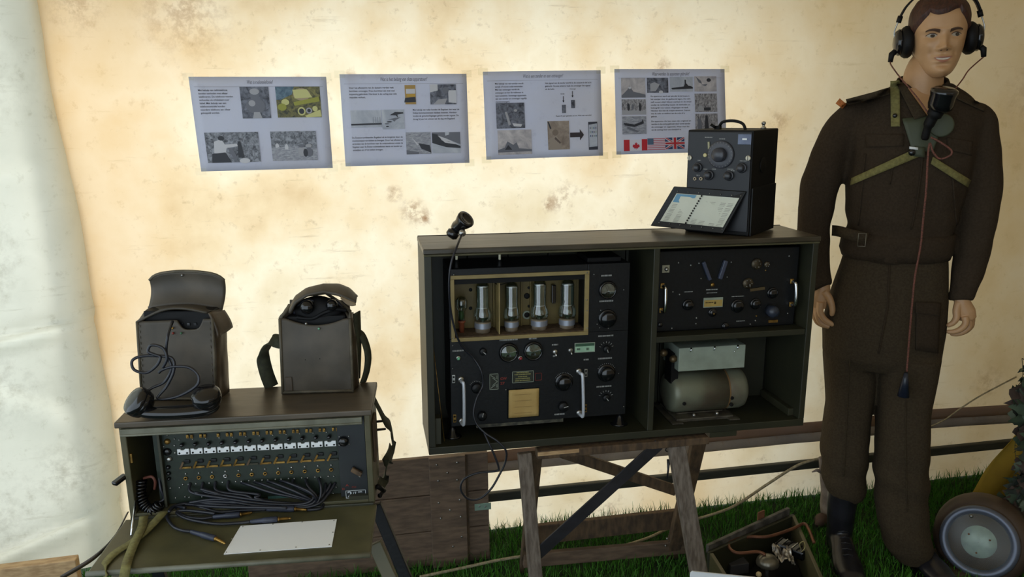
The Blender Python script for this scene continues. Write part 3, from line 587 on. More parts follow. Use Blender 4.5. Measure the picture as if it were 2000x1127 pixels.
plug((488, 1019), (543, 1014), (569, 1012), [(420, 1003, .014), (365, 997, .012), (345, 1001, .009), (368, 1014, .0075), (420, 1023, .0075), (460, 1022, .0075)])
plug((520, 995), (576, 994), (599, 996), [(330, 1000, .016), (342, 988, .018), (368, 984, .016), (400, 993, .012), (430, 1000, .0075), (470, 997, .0075)])
# left bay: coiled lead, hook, clip, stay rod
pts = []
cen = crom([SW.y(268, 960, .01)-Vector((-.004, 0, -.02)), SW.y(276, 990, .008), SW.y(290, 1001, .006), SW.y(303, 1003, .004)], 30)
cen = crom([SW.y(276, 938, .03), SW.y(274, 962, .024), SW.y(281, 985, .018), SW.y(297, 997, .012), SW.y(312, 985, .012)], 40)
N = len(cen); tur = 15
for k, c in enumerate(cen):
    t_ = (cen[min(k+1, N-1)]-cen[max(k-1, 0)]).normalized(); e1 = Vector((0, 1, 0)); e1 = (e1-t_*e1.dot(t_)).normalized(); e2 = t_.cross(e1)
    a_ = 2*pi*tur*k/N; pts.append(c+(e1*cos(a_)+e2*sin(a_))*.0105)
MB().tube(pts, .0030, 6).build('coiled_lead', BLACKG, sw)
MB().tube(px_path(SW, [(281, 934, .03), (296, 931, .02), (303, 940, .02), (302, 955, .03)]), .0032, 8).build('lead_end', mat('red_brown_tape', (92, 50, 38), rough=.6), sw)
MB().tube(px_path(SW, [(316, 905, .06), (311, 930, .04), (314, 955, .03), (320, 975, .03), (300, 985, .02), (290, 1003, .01)]), .0035, 8).build('cord', RUBBER, sw)
MB().box(P(250, 903, .012)-Vector((.004, .006, 0)), P(259, 885, .012)).build('brass_clip', BRASS, sw, bevel=.001)
MB().tube([SW.y(265, 978, -.004), SW.z(256, 1046, .004)], .0024, 8).build('stay_rod', CHROME, sw)
# side latch at left and webbing
lt_ = MB().beam(SW.x(246, 928, -.001)+Vector((0, -.0, 0)), SW.x(222, 946, -.018), .016, .010).build('side_latch', BLACKG, sw, bevel=.003)
def ribbon(name, fr_pts, w, m, parent, wdir=(0, 0, 1), th=.0022, n=8):
    pts = crom(fr_pts, n); mb = MB(); vs = []; wd = Vector(wdir)
    ws = wd if not callable(wdir) else None
    for i, p in enumerate(pts):
        t_ = (pts[min(i+1, len(pts)-1)]-pts[max(i-1, 0)]).normalized()
        e = (wd - t_*wd.dot(t_)).normalized(); vs += [p-e*w/2, p+e*w/2]
    fs = [(2*i, 2*i+1, 2*i+3, 2*i+2) for i in range(len(pts)-1)]
    mb.add(vs, fs, True); return mb.build(name, m, parent, solid=th, fix=False)
Z = lambda px, py, z: SW.z(px, py, z)
ribbon('carrying_strap', [Z(322, 998, .012), Z(292, 1030, .008), Z(262, 1056, .006), Z(225, 1080, .004), Z(205, 1104, .0), SW.y(207, 1130, -LD-.012)], .021, WEB, sw, (.5, -.86, 0))
ribbon('carrying_strap', [Z(281, 1008, .012), Z(277, 1030, .010), Z(262, 1062, .010), Z(251, 1090, .005), SW.y(246, 1108, -LD-.014), SW.y(240, 1140, -LD-.014)], .019, WEB, sw, (1, 0, 0))
ribbon('side_strap', [SW.y(250, 1000, .02), SW.y(225, 1045, -.02), SW.y(185, 1088, -.04), SW.y(120, 1128, -.05)], .010, LEATH2, sw, (.6, 0, .8))
# right side handle strap and latch
rs = SWW
ribbon('side_strap', [SW.x(731, 780, rs), SW.x(742, 802, rs+.012), SW.x(752, 822, rs+.02), SW.x(763, 835, rs+.026), SW.x(766, 870, rs+.03), SW.x(756, 905, rs+.022), SW.x(751, 930, rs+.012), SW.x(742, 952, rs+.004)], .030, WEBD, sw, (0, 1, .15))
for yy in (824, 840):
    MB().tube([SW.x(731, yy, rs), SW.x(752, yy-2, rs+.02)], .003, 8).build('strap_ring', BLACKM, sw)
MB().box((rs+.0005, .03, .09), (rs+.006, .10, .19)).build('side_cleat', WOODB, sw, bevel=.002)
MB().tube([SW.x(738, 950, rs+.006), SW.x(750, 958, rs+.012), SW.x(742, 968, rs+.006)], .006, 8).build('side_buckle', BLACKM, sw)

# folding stand carrying the switchboard
f = Fr((-.563, -.868, 0), -4.7)
st = thing('folding_stand', f, 'dark folding stand with splayed legs under the switchboard', 'stand')
z0 = .6185
MB().box((.02, -.12, z0-.025), (.05, .16, z0)).build('cross_rail', WOODB, st, bevel=.002)
MB().box((SWW-.05, -.12, z0-.025), (SWW-.02, .16, z0)).build('cross_rail', WOODB, st, bevel=.002)
def leg_to(px0, py0, yy0, px1, py1, yy1, w, m, nm='leg'):
    a = f.y(px0, py0, yy0); b = f.y(px1, py1, yy1); d = (b-a)
    if b.z > 0: b = a+d*((a.z-0.0)/(a.z-b.z))
    return MB().beam(a, b, w, .018, (0, 1, 0)).build(nm, m, st, bevel=.002)
leg_to(733, 985, .05, 800, 1145, .02, .028, BLACKP); leg_to(732, 1060, -.10, 762, 1127, -.12, .030, OLIVE)
leg_to(245, 1085, -.10, 228, 1150, -.14, .030, OLIVE); leg_to(290, 1060, .05, 322, 1150, .06, .028, BLACKP)
MB().beam(f.y(245, 1112, -.13), f.y(745, 1108, -.13), .02, .014, (0, 1, 0))
MB().box((.03, .152, .22), (SWW-.03, .166, .25)).build('spreader', WOODB, st, bevel=.002)

# ---------------------------------------------------------------- handset
HS = Fr((-.44, -.868, .8705), -9)
hs = thing('telephone_handset', HS, 'black bakelite telephone handset lying on the switchboard lid', 'handset')
def cup(px, py, d, aim, R, parent, name):
    c = HS.y(px, py, d); M = axisM(c, aim)
    o = MB().lathe([(.006, -.024), (R*.62, -.022), (R*.92, -.012), (R, -.002), (R, .004), (R*.96, .0055), (R*1.0, .007), (R*1.0, .012), (R*.88, .018), (R*.5, .021), (.001, .0215)], M, 32).build(name, BLACKG, parent)
    return o
cup(273, 787, -.006, (-.5, -.45, .6), .0335, hs, 'earpiece'); cup(404, 778, -.004, (.0, -.35, .85), .0315, hs, 'mouthpiece')
hp = crom([HS.y(262, 800, -.012), HS.y(290, 806, -.016), HS.y(335, 806, -.018), HS.y(380, 803, -.016), HS.y(412, 798, -.008), HS.y(424, 788, .0)], 8)
nn = len(hp); MB().tube(hp, [.0085+.0065*sin(pi*k/(nn-1)) for k in range(nn)], 16, flat=1.35).build('handle', BLACKG, hs)
MB().tube(crom([HS.y(*q) for q in ((337, 628, .085), (328, 655, .04), (325, 690, .035), (335, 718, .03), (322, 745, .03), (296, 758, .02), (276, 773, .005))], 9), .0034, 8).build('cord', RUBBER, hs)
MB().tube(crom([HS.y(*q) for q in ((318, 718, .028), (326, 700, .026), (318, 680, .028), (296, 674, .03), (289, 686, .028), (300, 692, .026), (313, 698, .026), (305, 715, .024), (285, 728, .02), (262, 722, .018), (258, 705, .02), (275, 696, .026), (305, 695, .03), (336, 700, .03), (339, 725, .026), (325, 755, .022), (308, 778, .012), (345, 775, .01), (382, 755, .012), (388, 735, .016), (370, 718, .022), (340, 716, .026), (318, 722, .03), (310, 728, .03)) ], 9), .0034, 8).build('cord', RUBBER, hs)

# ---------------------------------------------------------------- field telephone cases
def warp_face(name, q, d, m, parent, th=.006, bul=.006, seed=1, nu=16, nv=16, notch=None):
    """a slightly bulging leather wall between four local points"""
    def fn(u, v):
        p = (q[0]*(1-u)+q[1]*u)*(1-v)+(q[3]*(1-u)+q[2]*u)*v
        n_ = (q[1]-q[0]).cross(q[3]-q[0]).normalized()
        p = p + n_*(bul*sin(pi*u)*sin(pi*v)+.0025*fbm(u*3, v*3, seed))
        if notch: p = p + notch(u, v)
        return p
    return MB().grid(fn, nu, nv).build(name, m, parent, solid=th)
def V(*a): return Vector(a)
# left case
B1 = Fr((-.546, -.738, .8695), -13)
b1 = thing('field_telephone', B1, 'olive leather field telephone case with lid standing open, left on switchboard', 'telephone', None)
bw, bd, bh = .172, .056, .212
q = lambda px, py, d=0: B1.y(px, py, d)
tl, tr = q(269, 628), q(416, 622); bl, brp = q(279, 783), q(424, 786)
bl.z = brp.z = .001; bw = brp.x
def nt(u, v):
    x_ = (u-.70)/.17
    return V(0, 0, -.024*max(0, 1-x_**4)*max(0, (v-.78)/.22)) if abs(x_) < 1 else V(0, 0, 0)
warp_face('front_panel', (bl, brp, tr, tl), 0, LEATH, b1, notch=nt, nu=40, nv=24)
warp_face('side_panel', (brp, brp+V(.006, bd, 0), tr+V(.004, bd, -.004), tr), 0, LEATH2, b1, seed=3)
warp_face('side_panel', (bl+V(0, bd, 0), bl, tl, tl+V(0, bd, 0)), 0, LEATH, b1, seed=4)
warp_face('back_panel', (brp+V(.006, bd, 0), bl+V(0, bd, 0), tl+V(0, bd, .022), tr+V(.004, bd, -.004)), 0, LEATH, b1, seed=5)
MB().box((bl.x+.004, .004, .0005), (bw, bd, .006)).build('bottom', LEATH2, b1)
for pts in ([bl, tl], [brp, tr], [bl+V(0, 0, .004), brp+V(0, 0, .004)]):
    MB().tube([p+V(0, -.003, 0) for p in pts], .0034, 8).build('edge_binding', PIPE, b1)
ph = MB().box((tl.x+.010, .008, .01), (tr.x-.006, bd-.004, bh+.004)).build('telephone_body', BLACKM, b1, bevel=.004)
for k in range(3):
    c = q(356+13*k, 633-k*.3, .008); MB().box(c-V(.003, .003, .003), c+V(.003, -.0002, .003)).build('slot', BLACKG, ph)
for k in range(4):
    c = q(352+12*k, 622-k, .02); ball(MB(), c+V(0, 0, .004), .004, 10).build('terminal_nut', STEEL if k == 1 else BLACKG, ph)
# lid: top piece arched over the case then the flap standing up
def lidtop(u, v):
    n0 = q(266, 630, -.004)*(1-u)+q(404, 611, -.004)*u; f0 = q(290, 604, .05)*(1-u)+q(434, 606, .056)*u
    p = n0*(1-v)+f0*v; ar = sin(pi*min(1, u*1.02))
    return p+V(0, 0, .021*ar*(1-.45*v)+.004*fbm(u*2, v*2, 2))
MB().grid(lidtop, 20, 10).build('lid', LEATH, b1, solid=.005)
def liddrop(u, v):
    a_ = Vector(lidtop(1, u)); 
    return a_+V(.016*sin(v*1.5)+.004, 0, -.060*v*(1-.3*u))
MB().grid(liddrop, 8, 8).build('lid_side', LEATH2, b1, solid=.005)
def flap(u, v):
    a_ = Vector(lidtop(u, 1)); top = q(296, 538, .080)*(1-u)+q(438, 538, .080)*u
    e_ = 1-(abs(2*u-1)**6)*.10*v
    p = a_*(1-v)+top*v; p.z += (.010*sin(pi*u)+.003)*v*e_ - (.012*(abs(2*u-1)**8))*v
    return p+V(-.010*(1-v)*v*4*(.5-u)*0+.008*v*(1 if u > .5 else 0)*(u-.5), -.012*v*v+.010*sin(pi*v), 0)
MB().grid(flap, 20, 14).build('lid_flap', LEATH, b1, solid=.005)
MB().tube([Vector(flap(k/20, 1)) for k in range(21)], .0036, 8).build('edge_binding', PIPE, b1)
c = q(364, 539, .06); ball(MB(), Vector(flap(.46, .88))+V(0, -.004, 0), .0034, 8).build('press_stud', STEEL, b1)
ribbon('closing_strap', [q(420, 668, .06), q(430, 672, .05), q(441, 676, .045)], .022, LEATH2, b1, (0, 0, 1), th=.004)
for k in range(14):
    p = brp*(1-k/14)+tr*(k/14)+V(-.006, -.0055, .004); MB().box(p-V(.0008, .0005, .003), p+V(.0008, .0005, .003)).build('stitch', PIPE, b1)
    p = bl*(1-k/14)+tl*(k/14)+V(.006, -.0055, .004); MB().box(p-V(.0008, .0005, .003), p+V(.0008, .0005, .003)).build('stitch', PIPE, b1)
for k, (px, py, m) in enumerate(((337, 641, BRASS), (338, 651, REDM), (354, 651, mat('green_paint', (60, 100, 70), rough=.5)))):
    ball(MB(), q(px, py, -.008), .003, 8).build('rivet', m, b1)
# right case
B2 = Fr((-.218, -.770, .8695), -8)
b2 = thing('field_telephone', B2, 'olive leather field telephone case with a curled half open lid and side straps', 'telephone', None)
q = lambda px, py, d=0: B2.y(px, py, d)
tl, tr = q(547, 622), q(684, 622); bl, brp = q(553, 767), q(690, 769); bl.z = brp.z = .001
def nt2(u, v):
    return V(0, 0, -.016*max(0, 1-((u-.5)/.42)**2)*max(0, (v-.8)/.2)) if abs(u-.5) < .42 else V(0, 0, 0)
warp_face('front_panel', (bl, brp, tr, tl), 0, LEATH, b2, bul=.008, seed=8, notch=nt2, nu=30, nv=24)
warp_face('side_panel', (brp, brp+V(.004, .06, 0), tr+V(-.004, .06, .0), tr), 0, LEATH2, b2, seed=9)
warp_face('side_panel', (bl+V(0, .06, 0), bl, tl, tl+V(.010, .06, .02)), 0, LEATH, b2, seed=10)
warp_face('back_panel', (brp+V(.004, .06, 0), bl+V(0, .06, 0), tl+V(.012, .06, .03), tr+V(-.010, .06, .03)), 0, LEATH, b2, seed=11)
MB().box((bl.x+.004, .004, .0005), (brp.x, .06, .006)).build('bottom', LEATH2, b2)
for pts in ([bl, tl], [brp, tr], [bl+V(0, 0, .004), brp+V(0, 0, .004)]):
    MB().tube([p+V(0, -.003, 0) for p in pts], .0036, 8).build('edge_binding', PIPE, b2)
MB().tube([tl, q(565, 600, .03), q(590, 578, .05), q(636, 572, .05), q(660, 588, .05), q(684, 608, .03), tr], .004, 8).build('mouth_binding', PIPE, b2)
# gusset walls rising to the lid
MB().grid(lambda u, v: (tl*(1-u)+q(590, 575, .07)*u)*(1-v)+(bl+V(.004, .03, .12))*(1-u)*v+q(592, 625, .08)*u*v, 8, 8).build('gusset', LEATH, b2, solid=.004)
MB().grid(lambda u, v: (tr*(1-u)+q(664, 590, .07)*u)*(1-v)+(tr+V(-.004, .02, -.06))*(1-u)*v+q(660, 640, .08)*u*v, 8, 8).build('gusset', LEATH, b2, solid=.004)
MB().box((tl.x+.012, .01, .01), (tr.x-.012, .055, .190)).build('telephone_body', BLACKM, b2, bevel=.006)
def plerp(T, u):
    k = u*(len(T)-1); i = min(int(k), len(T)-2); t = k-i; return [a*(1-t)+b*t for a, b in zip(T[i], T[i+1])]
LF = [(566, 612), (577, 592), (600, 577), (632, 571), (660, 576), (678, 584), (695, 592)]; LB = [(568, 604), (578, 580), (600, 564), (632, 556), (662, 556), (682, 564), (698, 580)]
def lid2(u, v):
    a_ = plerp(LF, u); b_ = plerp(LB, u); return q(a_[0], a_[1], -.004)*(1-v)+q(b_[0], b_[1], .062)*v+V(0, 0, .006*sin(pi*v))
MB().grid(lid2, 28, 8).build('lid', LEATH, b2, solid=.006)
MB().grid(lambda u, v: Vector(lid2(.72+.28*u, 0))+V(0, -.004*v, -.013*v*sin(pi*min(1, u*.8+.1))), 12, 4).build('lid_lip', mat('tan_leather_inside', (120, 104, 80), rough=.7), b2, solid=.003)
def stuffing(u, v):
    a_ = 2*pi*u; r = sin(pi*min(.999, v+.001)); c = q(622, 606, .03)
    return c+V(.058*cos(a_)*r, .022*sin(a_)*r, .034*cos(pi*v))+V(0, 0, .004*fbm(u*6, v*6, 2))
MB().grid(stuffing, 24, 12).build('packed_cable', BLACKM, b2)
# receiver and cord crammed in the mouth
o = MB(); ball(o, q(600, 600, -.002), .017, 20); o.build('earpiece', BLACKG, b2)
o = MB(); ball(o, q(648, 596, .004), .014, 20); o.build('mouthpiece', BLACKG, b2)
MB().tube(crom([q(575, 612, .03), q(592, 588, .02), (q(615, 590, .02)), q(625, 606, .02), q(645, 600, .02), q(655, 588, .025), q(668, 600, .03)], 8), .0045, 8).build('cord', RUBBER, b2)
MB().tube(crom([q(580, 620, .012), q(610, 622, .012), q(630, 612, .01), q(655, 604, .012), q(676, 606, .02)], 8), .005, 8).build('cord', BLACKM, b2)
for px, py, m in ((598, 632, STEEL), (623, 642, mat('green_stud', (110, 160, 130), rough=.3, metal=.4)), (605, 690, STEEL), (625, 700, BLACKM), (597, 702, BLACKM)):
    ball(MB(), q(px, py, -.008), .0032, 8).build('press_stud', m, b2)
a, b = q(560, 762), q(571, 735)
MB().box((a.x, -.0075, a.z), (b.x, -.0045, b.z)).build('leather_tab', LEATH2, b2, bevel=.001)
ribbon('shoulder_strap', [q(549, 668, .03), q(530, 666, .03), q(517, 685, .035), q(514, 700, .045), q(521, 730, .05), q(531, 756, .055)], .034, WEBD, b2, (.6, .45, .5), th=.003)
ribbon('shoulder_strap', [q(692, 645, .07), q(706, 654, .07), q(716, 678, .07), q(719, 700, .07), q(716, 725, .07), q(709, 747, .07)], .022, WEBD, b2, (.55, .8, 0), th=.003)
ribbon('shoulder_strap', [q(697, 610, .05), q(699, 680, .055), q(697, 742, .06)], .030, WEBD, b2, (.35, .9, 0), th=.003)
# ---------------------------------------------------------------- big cabinet
CABG = mat('cabinet_green', (44, 44, 29), (36, 37, 25), rough=.5, scale=10, bump=.15)
CABT = mat('worn_cabinet_top', (72, 64, 50), (52, 47, 36), rough=.36, scale=8, bump=.2, stretch=(1, 4, 4))
CB = Fr((.138, -.62, .606), 0, 0, .75)
cb = thing('radio_cabinet', CB, 'wide olive wooden cabinet with three open bays standing on trestle', 'cabinet')
P = lambda px, py, d=0: CB.y(px, py, d)
W_, H_, D_ = 1.122, .575, .222
MB().box((0, 0, 0), (W_, D_, .022)).build('bottom_board', CABG, cb, bevel=.002)
tb = MB().box((-.002, -.006, H_-.015), (W_+.002, D_*.45, H_)).build('top_board', CABT, cb, bevel=.003)
MB().box((-.002, D_*.455, H_-.015), (W_+.002, D_, H_-.001)).build('top_board', CABT, cb, bevel=.003)
MB().box((-.001, -.003, H_-.021), (W_+.001, .012, H_-.0155)).build('top_lip', OLIVE, cb, bevel=.002)
MB().box((0, 0, .022), (.020, D_, H_-.0155)).build('side_board', CABG, cb, bevel=.002)
MB().box((W_-.018, 0, .022), (W_, D_, H_-.0155)).build('side_board', CABG, cb, bevel=.002)
xd = P(1277, 660).x
MB().box((xd-.009, .0, .022), (xd+.009, D_, H_-.0155)).build('divider', CABG, cb, bevel=.002)
zs = P(1400, 658).z
MB().box((xd+.009, .004, zs-.010), (W_-.018, D_-.012, zs+.008)).build('shelf', CABG, cb, bevel=.002)
nb = 9
for k in range(nb):
    a = .022+(W_-.044)*k/nb; MB().box((a, D_-.012, .022), (a+(W_-.044)/nb-.003, D_-.001, H_-.016)).build('back_board', CABG, cb, bevel=.001)
MB().box((.0, D_, .0), (W_, D_+.004, H_)).build('back_sheet', BLACKM, cb)
MB().box((.020, .015, .024), (.036, .05, .10)).build('cleat', OLIVE_D, cb, bevel=.001)
MB().box((W_-.035, .03, .0222), (W_-.0185, D_-.02, .045)).build('cleat', OLIVE_D, cb, bevel=.001)
MB().tube([P(843, 650, .10), P(856, 760, .06), P(868, 862, .03)], .0012, 6).build('wire', BRASS, cb)
a = P(1388, 850); MB().box((a.x, .005, -.018), (a.x+.085, D_-.02, -.0005)).build('bottom_cleat', OLIVE_D, cb, bevel=.002)

# ---------------------------------------------------------------- transmitter
TX = Fr((.207, -.572, .664), 0, 0, .75)
tx = thing('radio_transmitter', TX, 'large black radio set with four glass valves behind a gold-framed window', 'radio')
P = lambda px, py, d=0: TX.y(px, py, d)
bl, tr, tl, brr = P(880, 838), P(1228, 517), P(880, 522), P(1224, 816)
TW, TH, TD = (tr.x+brr.x)/2, (tr.z+tl.z)/2, .150
wa, wb = P(880, 668), P(1151, 528)    # window frame outer
za, zb, xa, xb = wa.z, wb.z, .004, wb.x
cs = MB()
cs.box((0, 0, 0), (TW, TD, za+.006)); cs.box((xb-.004, 0, za+.006), (TW, TD, TH)); cs.box((0, 0, zb-.004), (xb-.004, TD, TH)); cs.box((0, .004, za+.006), (.006, TD, zb-.004)); cs.box((.006, TD-.006, za+.006), (xb-.004, TD, zb-.004))
cs.build('case', BLACKP, tx, bevel=.0015)
# gold window frame
fw = .0105
fm = MB(); fm.box((xa, -.004, za), (xb, .002, za+fw)); fm.box((xa, -.004, zb-fw), (xb, .002, zb)); fm.box((xa, -.0035, za+fw), (xa+fw, .002, zb-fw)); fm.box((xb-fw*1.2, -.0035, za+fw), (xb, .002, zb-fw))
fm.build('window_frame', GOLDP, tx, bevel=.001)
for px, py in ((886, 536), (1146, 532), (886, 660), (1146, 640), (1145, 585), (1146, 606)):
    c = P(px, py); ball(MB(), V(c.x, -.0042, c.z), .002, 8).build('screw', STEEL, tx)
bk = TD-.060
cav = MB(); cav.box((.0065, bk, za+.0065), (xb-.0045, bk+.004, zb-.0045)); cav.build('valve_bay_back', GOLDD, tx)
MB().box((.007, .004, za+.0065), (xb-.005, bk-.0005, za+.012)).build('valve_bay_floor', WOODB, tx)
MB().box((.007, .006, zb-.026), (xb-.005, .030, zb-.0055)).build('dark_shelf', BLACKM, tx)
xpt = P(976, 600).x
MB().box((xpt-.001, .008, za+.0122), (xpt+.002, bk-.0005, zb-.028)).build('bay_partition', GOLDP, tx)
for px, w in ((962, .006), (1016, .004), (1034, .004), (1117, .010)):
    c = P(px, 600, bk).x; MB().box((c, bk-.010, za+.0122), (c+w, bk-.0005, zb-.03)).build('bay_rib', GOLDD, tx, bevel=.001)
for px, py, r in ((919, 566, .005), (919, 602, .005), (1029, 578, .0085), (1029, 615, .0075), (1033, 562, .004), (1033, 598, .004)):
    c = P(px, py, bk-.001); MB().lathe([(r, 0), (r, .002), (r*.6, .0025)], axisM((c.x, bk-.0002, c.z), FRONT), 20).build('bushing', BLACKM, tx)
c = P(1029, 615, bk); MB().lathe([(.0085, 0), (.013, 0), (.0125, .002), (.0085, .002)], axisM((c.x, bk-.0001, c.z), FRONT), 24, cap=False).build('bushing_ring', GREYG, tx)
a, b = P(1075, 590, bk), P(1083, 554, bk); MB().box((a.x, bk-.02, a.z), (b.x, bk-.001, b.z)).build('capacitor', BLACKG, tx, bevel=.002)
ANODE = mat('grey_green_anode', (88, 100, 92), (64, 76, 72), rough=.35, metal=.5, scale=30)
def valve(px, pyb, pyt, rt, rb, small=False):
    c = P(px, pyb, .045); t_ = P(px, pyt, .045); h = t_.z-c.z; mp = TX.mpp(c); rt *= mp; rb *= mp
    M = Matrix.Translation(V(c.x, .045, c.z)); hb = h*.24
    o = MB().lathe([(rb*.92, .0), (rb*.92, hb*.5), (rb*.99, hb*.55), (rb*.99, hb), (rb*.8, hb+.001)], M, 28).build('valve', mat('valve_base', (182, 170, 150), (150, 132, 110), rough=.35, metal=.5, scale=40) if 'vbm' not in globals() else vbm, tx)
    globals()['vbm'] = o.data.materials[0]
    MB().lathe([(rb*1.03, hb*.56), (rb*1.03, hb*.98)], M, 28, cap=False).build('base_band', mat('grey_band', (150, 156, 168), rough=.35, metal=.5) if 'gbm' not in globals() else gbm, o)
    MB().lathe([(rb*.8, hb), (rb*1.0, h*.27), (rb*1.14, h*.33), (rb*1.12, h*.40), (rt*1.02, h*.52), (rt, h*.58), (rt, h*.90), (rt*.85, h*.96), (rt*.4, h*.995), (.0005, h)], M, 32, cap=False).build('glass_envelope', GLASSV, o)
    an = MB(); an.box((-rt*.05, -rt*.6, h*.52), (rt*.82, rt*.1, h*.88), M); an.box((-rt*.82, -rt*.5, h*.52), (-rt*.22, rt*.2, h*.88), M); an.build('anode', ANODE, o, bevel=.001)
    mi = MB(); mi.lathe([(rt*.8, h*.50), (rt*.8, h*.515)], M, 20); mi.lathe([(rt*.8, h*.89), (rt*.8, h*.91)], M, 20); mi.build('mica_disc', mat('mica', (214, 216, 220), rough=.2, metal=.3) if 'mim' not in globals() else mim, o); globals()['mim'] = bpy.data.objects[-1].data.materials[0] if False else mim if 'mim' in globals() else None
    w = MB()
    for k in range(6):
        a_ = 2*pi*k/6; w.tube([M @ V(rt*.5*cos(a_), rt*.5*sin(a_), h*.5), M @ V(rb*.35*cos(a_), rb*.35*sin(a_), h*.2)], .0007, 5)
    w.lathe([(rb*.35, h*.17), (rb*.3, h*.26), (rb*.22, h*.30)], M, 12); w.build('electrode_support', ANODE, o)
vbm = mat('valve_base', (182, 170, 150), (150, 132, 110), rough=.35, metal=.5, scale=40)
gbm = mat('grey_band', (150, 156, 168), rough=.35, metal=.5); mim = mat('mica', (214, 216, 220), rough=.2, metal=.3)
for px, pyb, pyt, rt, rb in ((943, 653, 549, 13, 16), (999, 650, 550, 13, 14), (1053, 648, 545, 13, 16), (1107, 646, 545, 13, 15.5)): valve(px, pyb, pyt, rt, rb)
c = P(902, 652, .05); c2 = P(902, 580, .05); M = Matrix.Translation(V(c.x, .05, c.z)); h = c2.z-c.z
o = MB().lathe([(.007, 0), (.008, h*.3), (.011, h*.32), (.011, h*.36)], M, 16).build('valve', mat('copper_brown', (130, 70, 44), rough=.5), tx)
MB().lathe([(.009, h*.36), (.010, h*.5), (.010, h*.62), (.0165, h*.72), (.017, h*.9), (.010, h*1.0), (.001, h*1.03)], M, 24, cap=False).build('glass_envelope', GLASS, o)
MB().lathe([(.007, h*.4), (.007, h*.62)], M, 12).build('anode', mat('green_anode', (60, 90, 50), rough=.5), o)
MB().lathe([(.007, h*.72), (.008, h*.9)], M, 12).build('cathode', ANODE, o)
MB().tube(crom([P(935, 546, .04), P(945, 538, .03), P(960, 548, .03), P(975, 556, .04), P(999, 549, .045)], 8), .0012, 6).build('top_lead', BLACKM, tx)
# white insulator posts on top
for px in (892, 976):
    c = P(px, 520, .012); zt_ = P(px, 478, .012).z; zm = P(px, 507, .012).z
    o = MB().lathe([(.0075, 0), (.006, .006), (.0045, max(.008, zm-TH))], Matrix.Translation(V(c.x, .012, TH)), 14).build('insulator_foot', BLACKM, tx)
    MB().lathe([(.0034, 0), (.0034, zt_-zm)], Matrix.Translation(V(c.x, .012, zm)), 12).build('insulator_post', mat('ivory', (236, 232, 204), rough=.4), tx)
MB().box((xb, .02, TH), (TW-.02, TD-.02, TH+.014)).build('top_cover', BLACKM, tx, bevel=.002)
# front controls
def knob(par, fr, px, py, rpx, dep, m, name='knob', point=None, skirt=None, d=0, dial=None):
    c = fr.y(px, py, d); r = rpx*fr.mpp(c); M = axisM((c.x, d-.0001, c.z), FRONT); mb = MB()
    if skirt: mb.lathe([(r*skirt, 0), (r*skirt, .003), (r*skirt*.9, .005), (r*.9, .005)], M, 28)
    n = 36; prof = [(r, .004), (r, dep*.8), (r*.86, dep), (.001, dep)]
    mb.lathe(prof, M, n); o = mb.build(name, m, par)
    if point:
        a_ = radians(point); e = V(c.x, d-dep-.0005, c.z)
        MB().beam(e, e+V(cos(a_)*r*.9, 0, sin(a_)*r*.9), .0022, .001, (0, 1, 0)).build('pointer_line', LBL, o)
    if dial:
        tk = MB()
        for k in range(dial):
            a_ = radians(150-120*k/(dial-1)); e = V(c.x+cos(a_)*r*1.25, d-.0006, c.z+sin(a_)*r*1.25); f_ = V(c.x+cos(a_)*r*1.42, d-.0006, c.z+sin(a_)*r*1.42)
            tk.beam(e, f_, .0009, .0008, (0, 1, 0))
        tk.build('dial_marks', LBL, o)
    return o
def marks(par, fr, px, py, wpx, hpx=3, d=0, m=LBL, rows=1):
    mb = MB(); rr = random.Random(int(px*7+py)); c0 = fr.y(px-wpx/2, py, d); mp = fr.mpp(c0); x = 0; w = wpx*mp
    while x < w:
        l = rr.uniform(.0012, .0032); mb.box((c0.x+x, d-.0006, c0.z), (c0.x+min(w, x+l), d-.0001, c0.z+hpx*mp)); x += l+rr.uniform(.0006, .0016)
    return mb.build('engraved_lettering', m, par)
def meter(par, fr, px, py, rpx, face, d=0, cut=.45):
    c = fr.y(px, py, d); r = rpx*fr.mpp(c); M = axisM((c.x, d-.0001, c.z), FRONT)
    o = MB().lathe([(r*1.3, 0), (r*1.3, .006), (r*1.2, .010), (r*1.02, .010), (r*1.0, .006), (.001, .0058)], M, 32).build('meter', BLACKG, par)
    pts = [(cos(radians(a_))*r*.95, sin(radians(a_))*r*.95) for a_ in range(-28, 209, 8)]+[(-r*.4, -r*.55), (-.25*r, -r*.25), (.25*r, -r*.25), (r*.4, -r*.55)]
    MB().prism(pts, lambda q: V(c.x+q[0], d-.0070, c.z+q[1]), lambda q: V(c.x+q[0], d-.0062, c.z+q[1])).build('meter_face', face, o)
    MB().beam(V(c.x, d-.0075, c.z-r*.2), V(c.x-r*.4, d-.0075, c.z+r*.65), .0009, .0005, (0, 1, 0)).build('needle', BLACKM, o)
    MB().lathe([(r*1.0, 0), (r*.6, .0012), (.001, .0016)], axisM((c.x, d-.0102, c.z), FRONT), 28, cap=False).build('meter_glass', GLASS, o)
mf2 = mat('meter_face_blue', (100, 120, 122), (74, 72, 50), rough=.4, scale=70, detail=2)
mf3 = mat('meter_face_grey', (112, 116, 114), (78, 80, 80), rough=.4, scale=120, detail=2)
meter(tx, TX, 993, 688, 15, METERF); meter(tx, TX, 1041, 685, 15, mf2); meter(tx, TX, 1186, 566, 14, mf3)
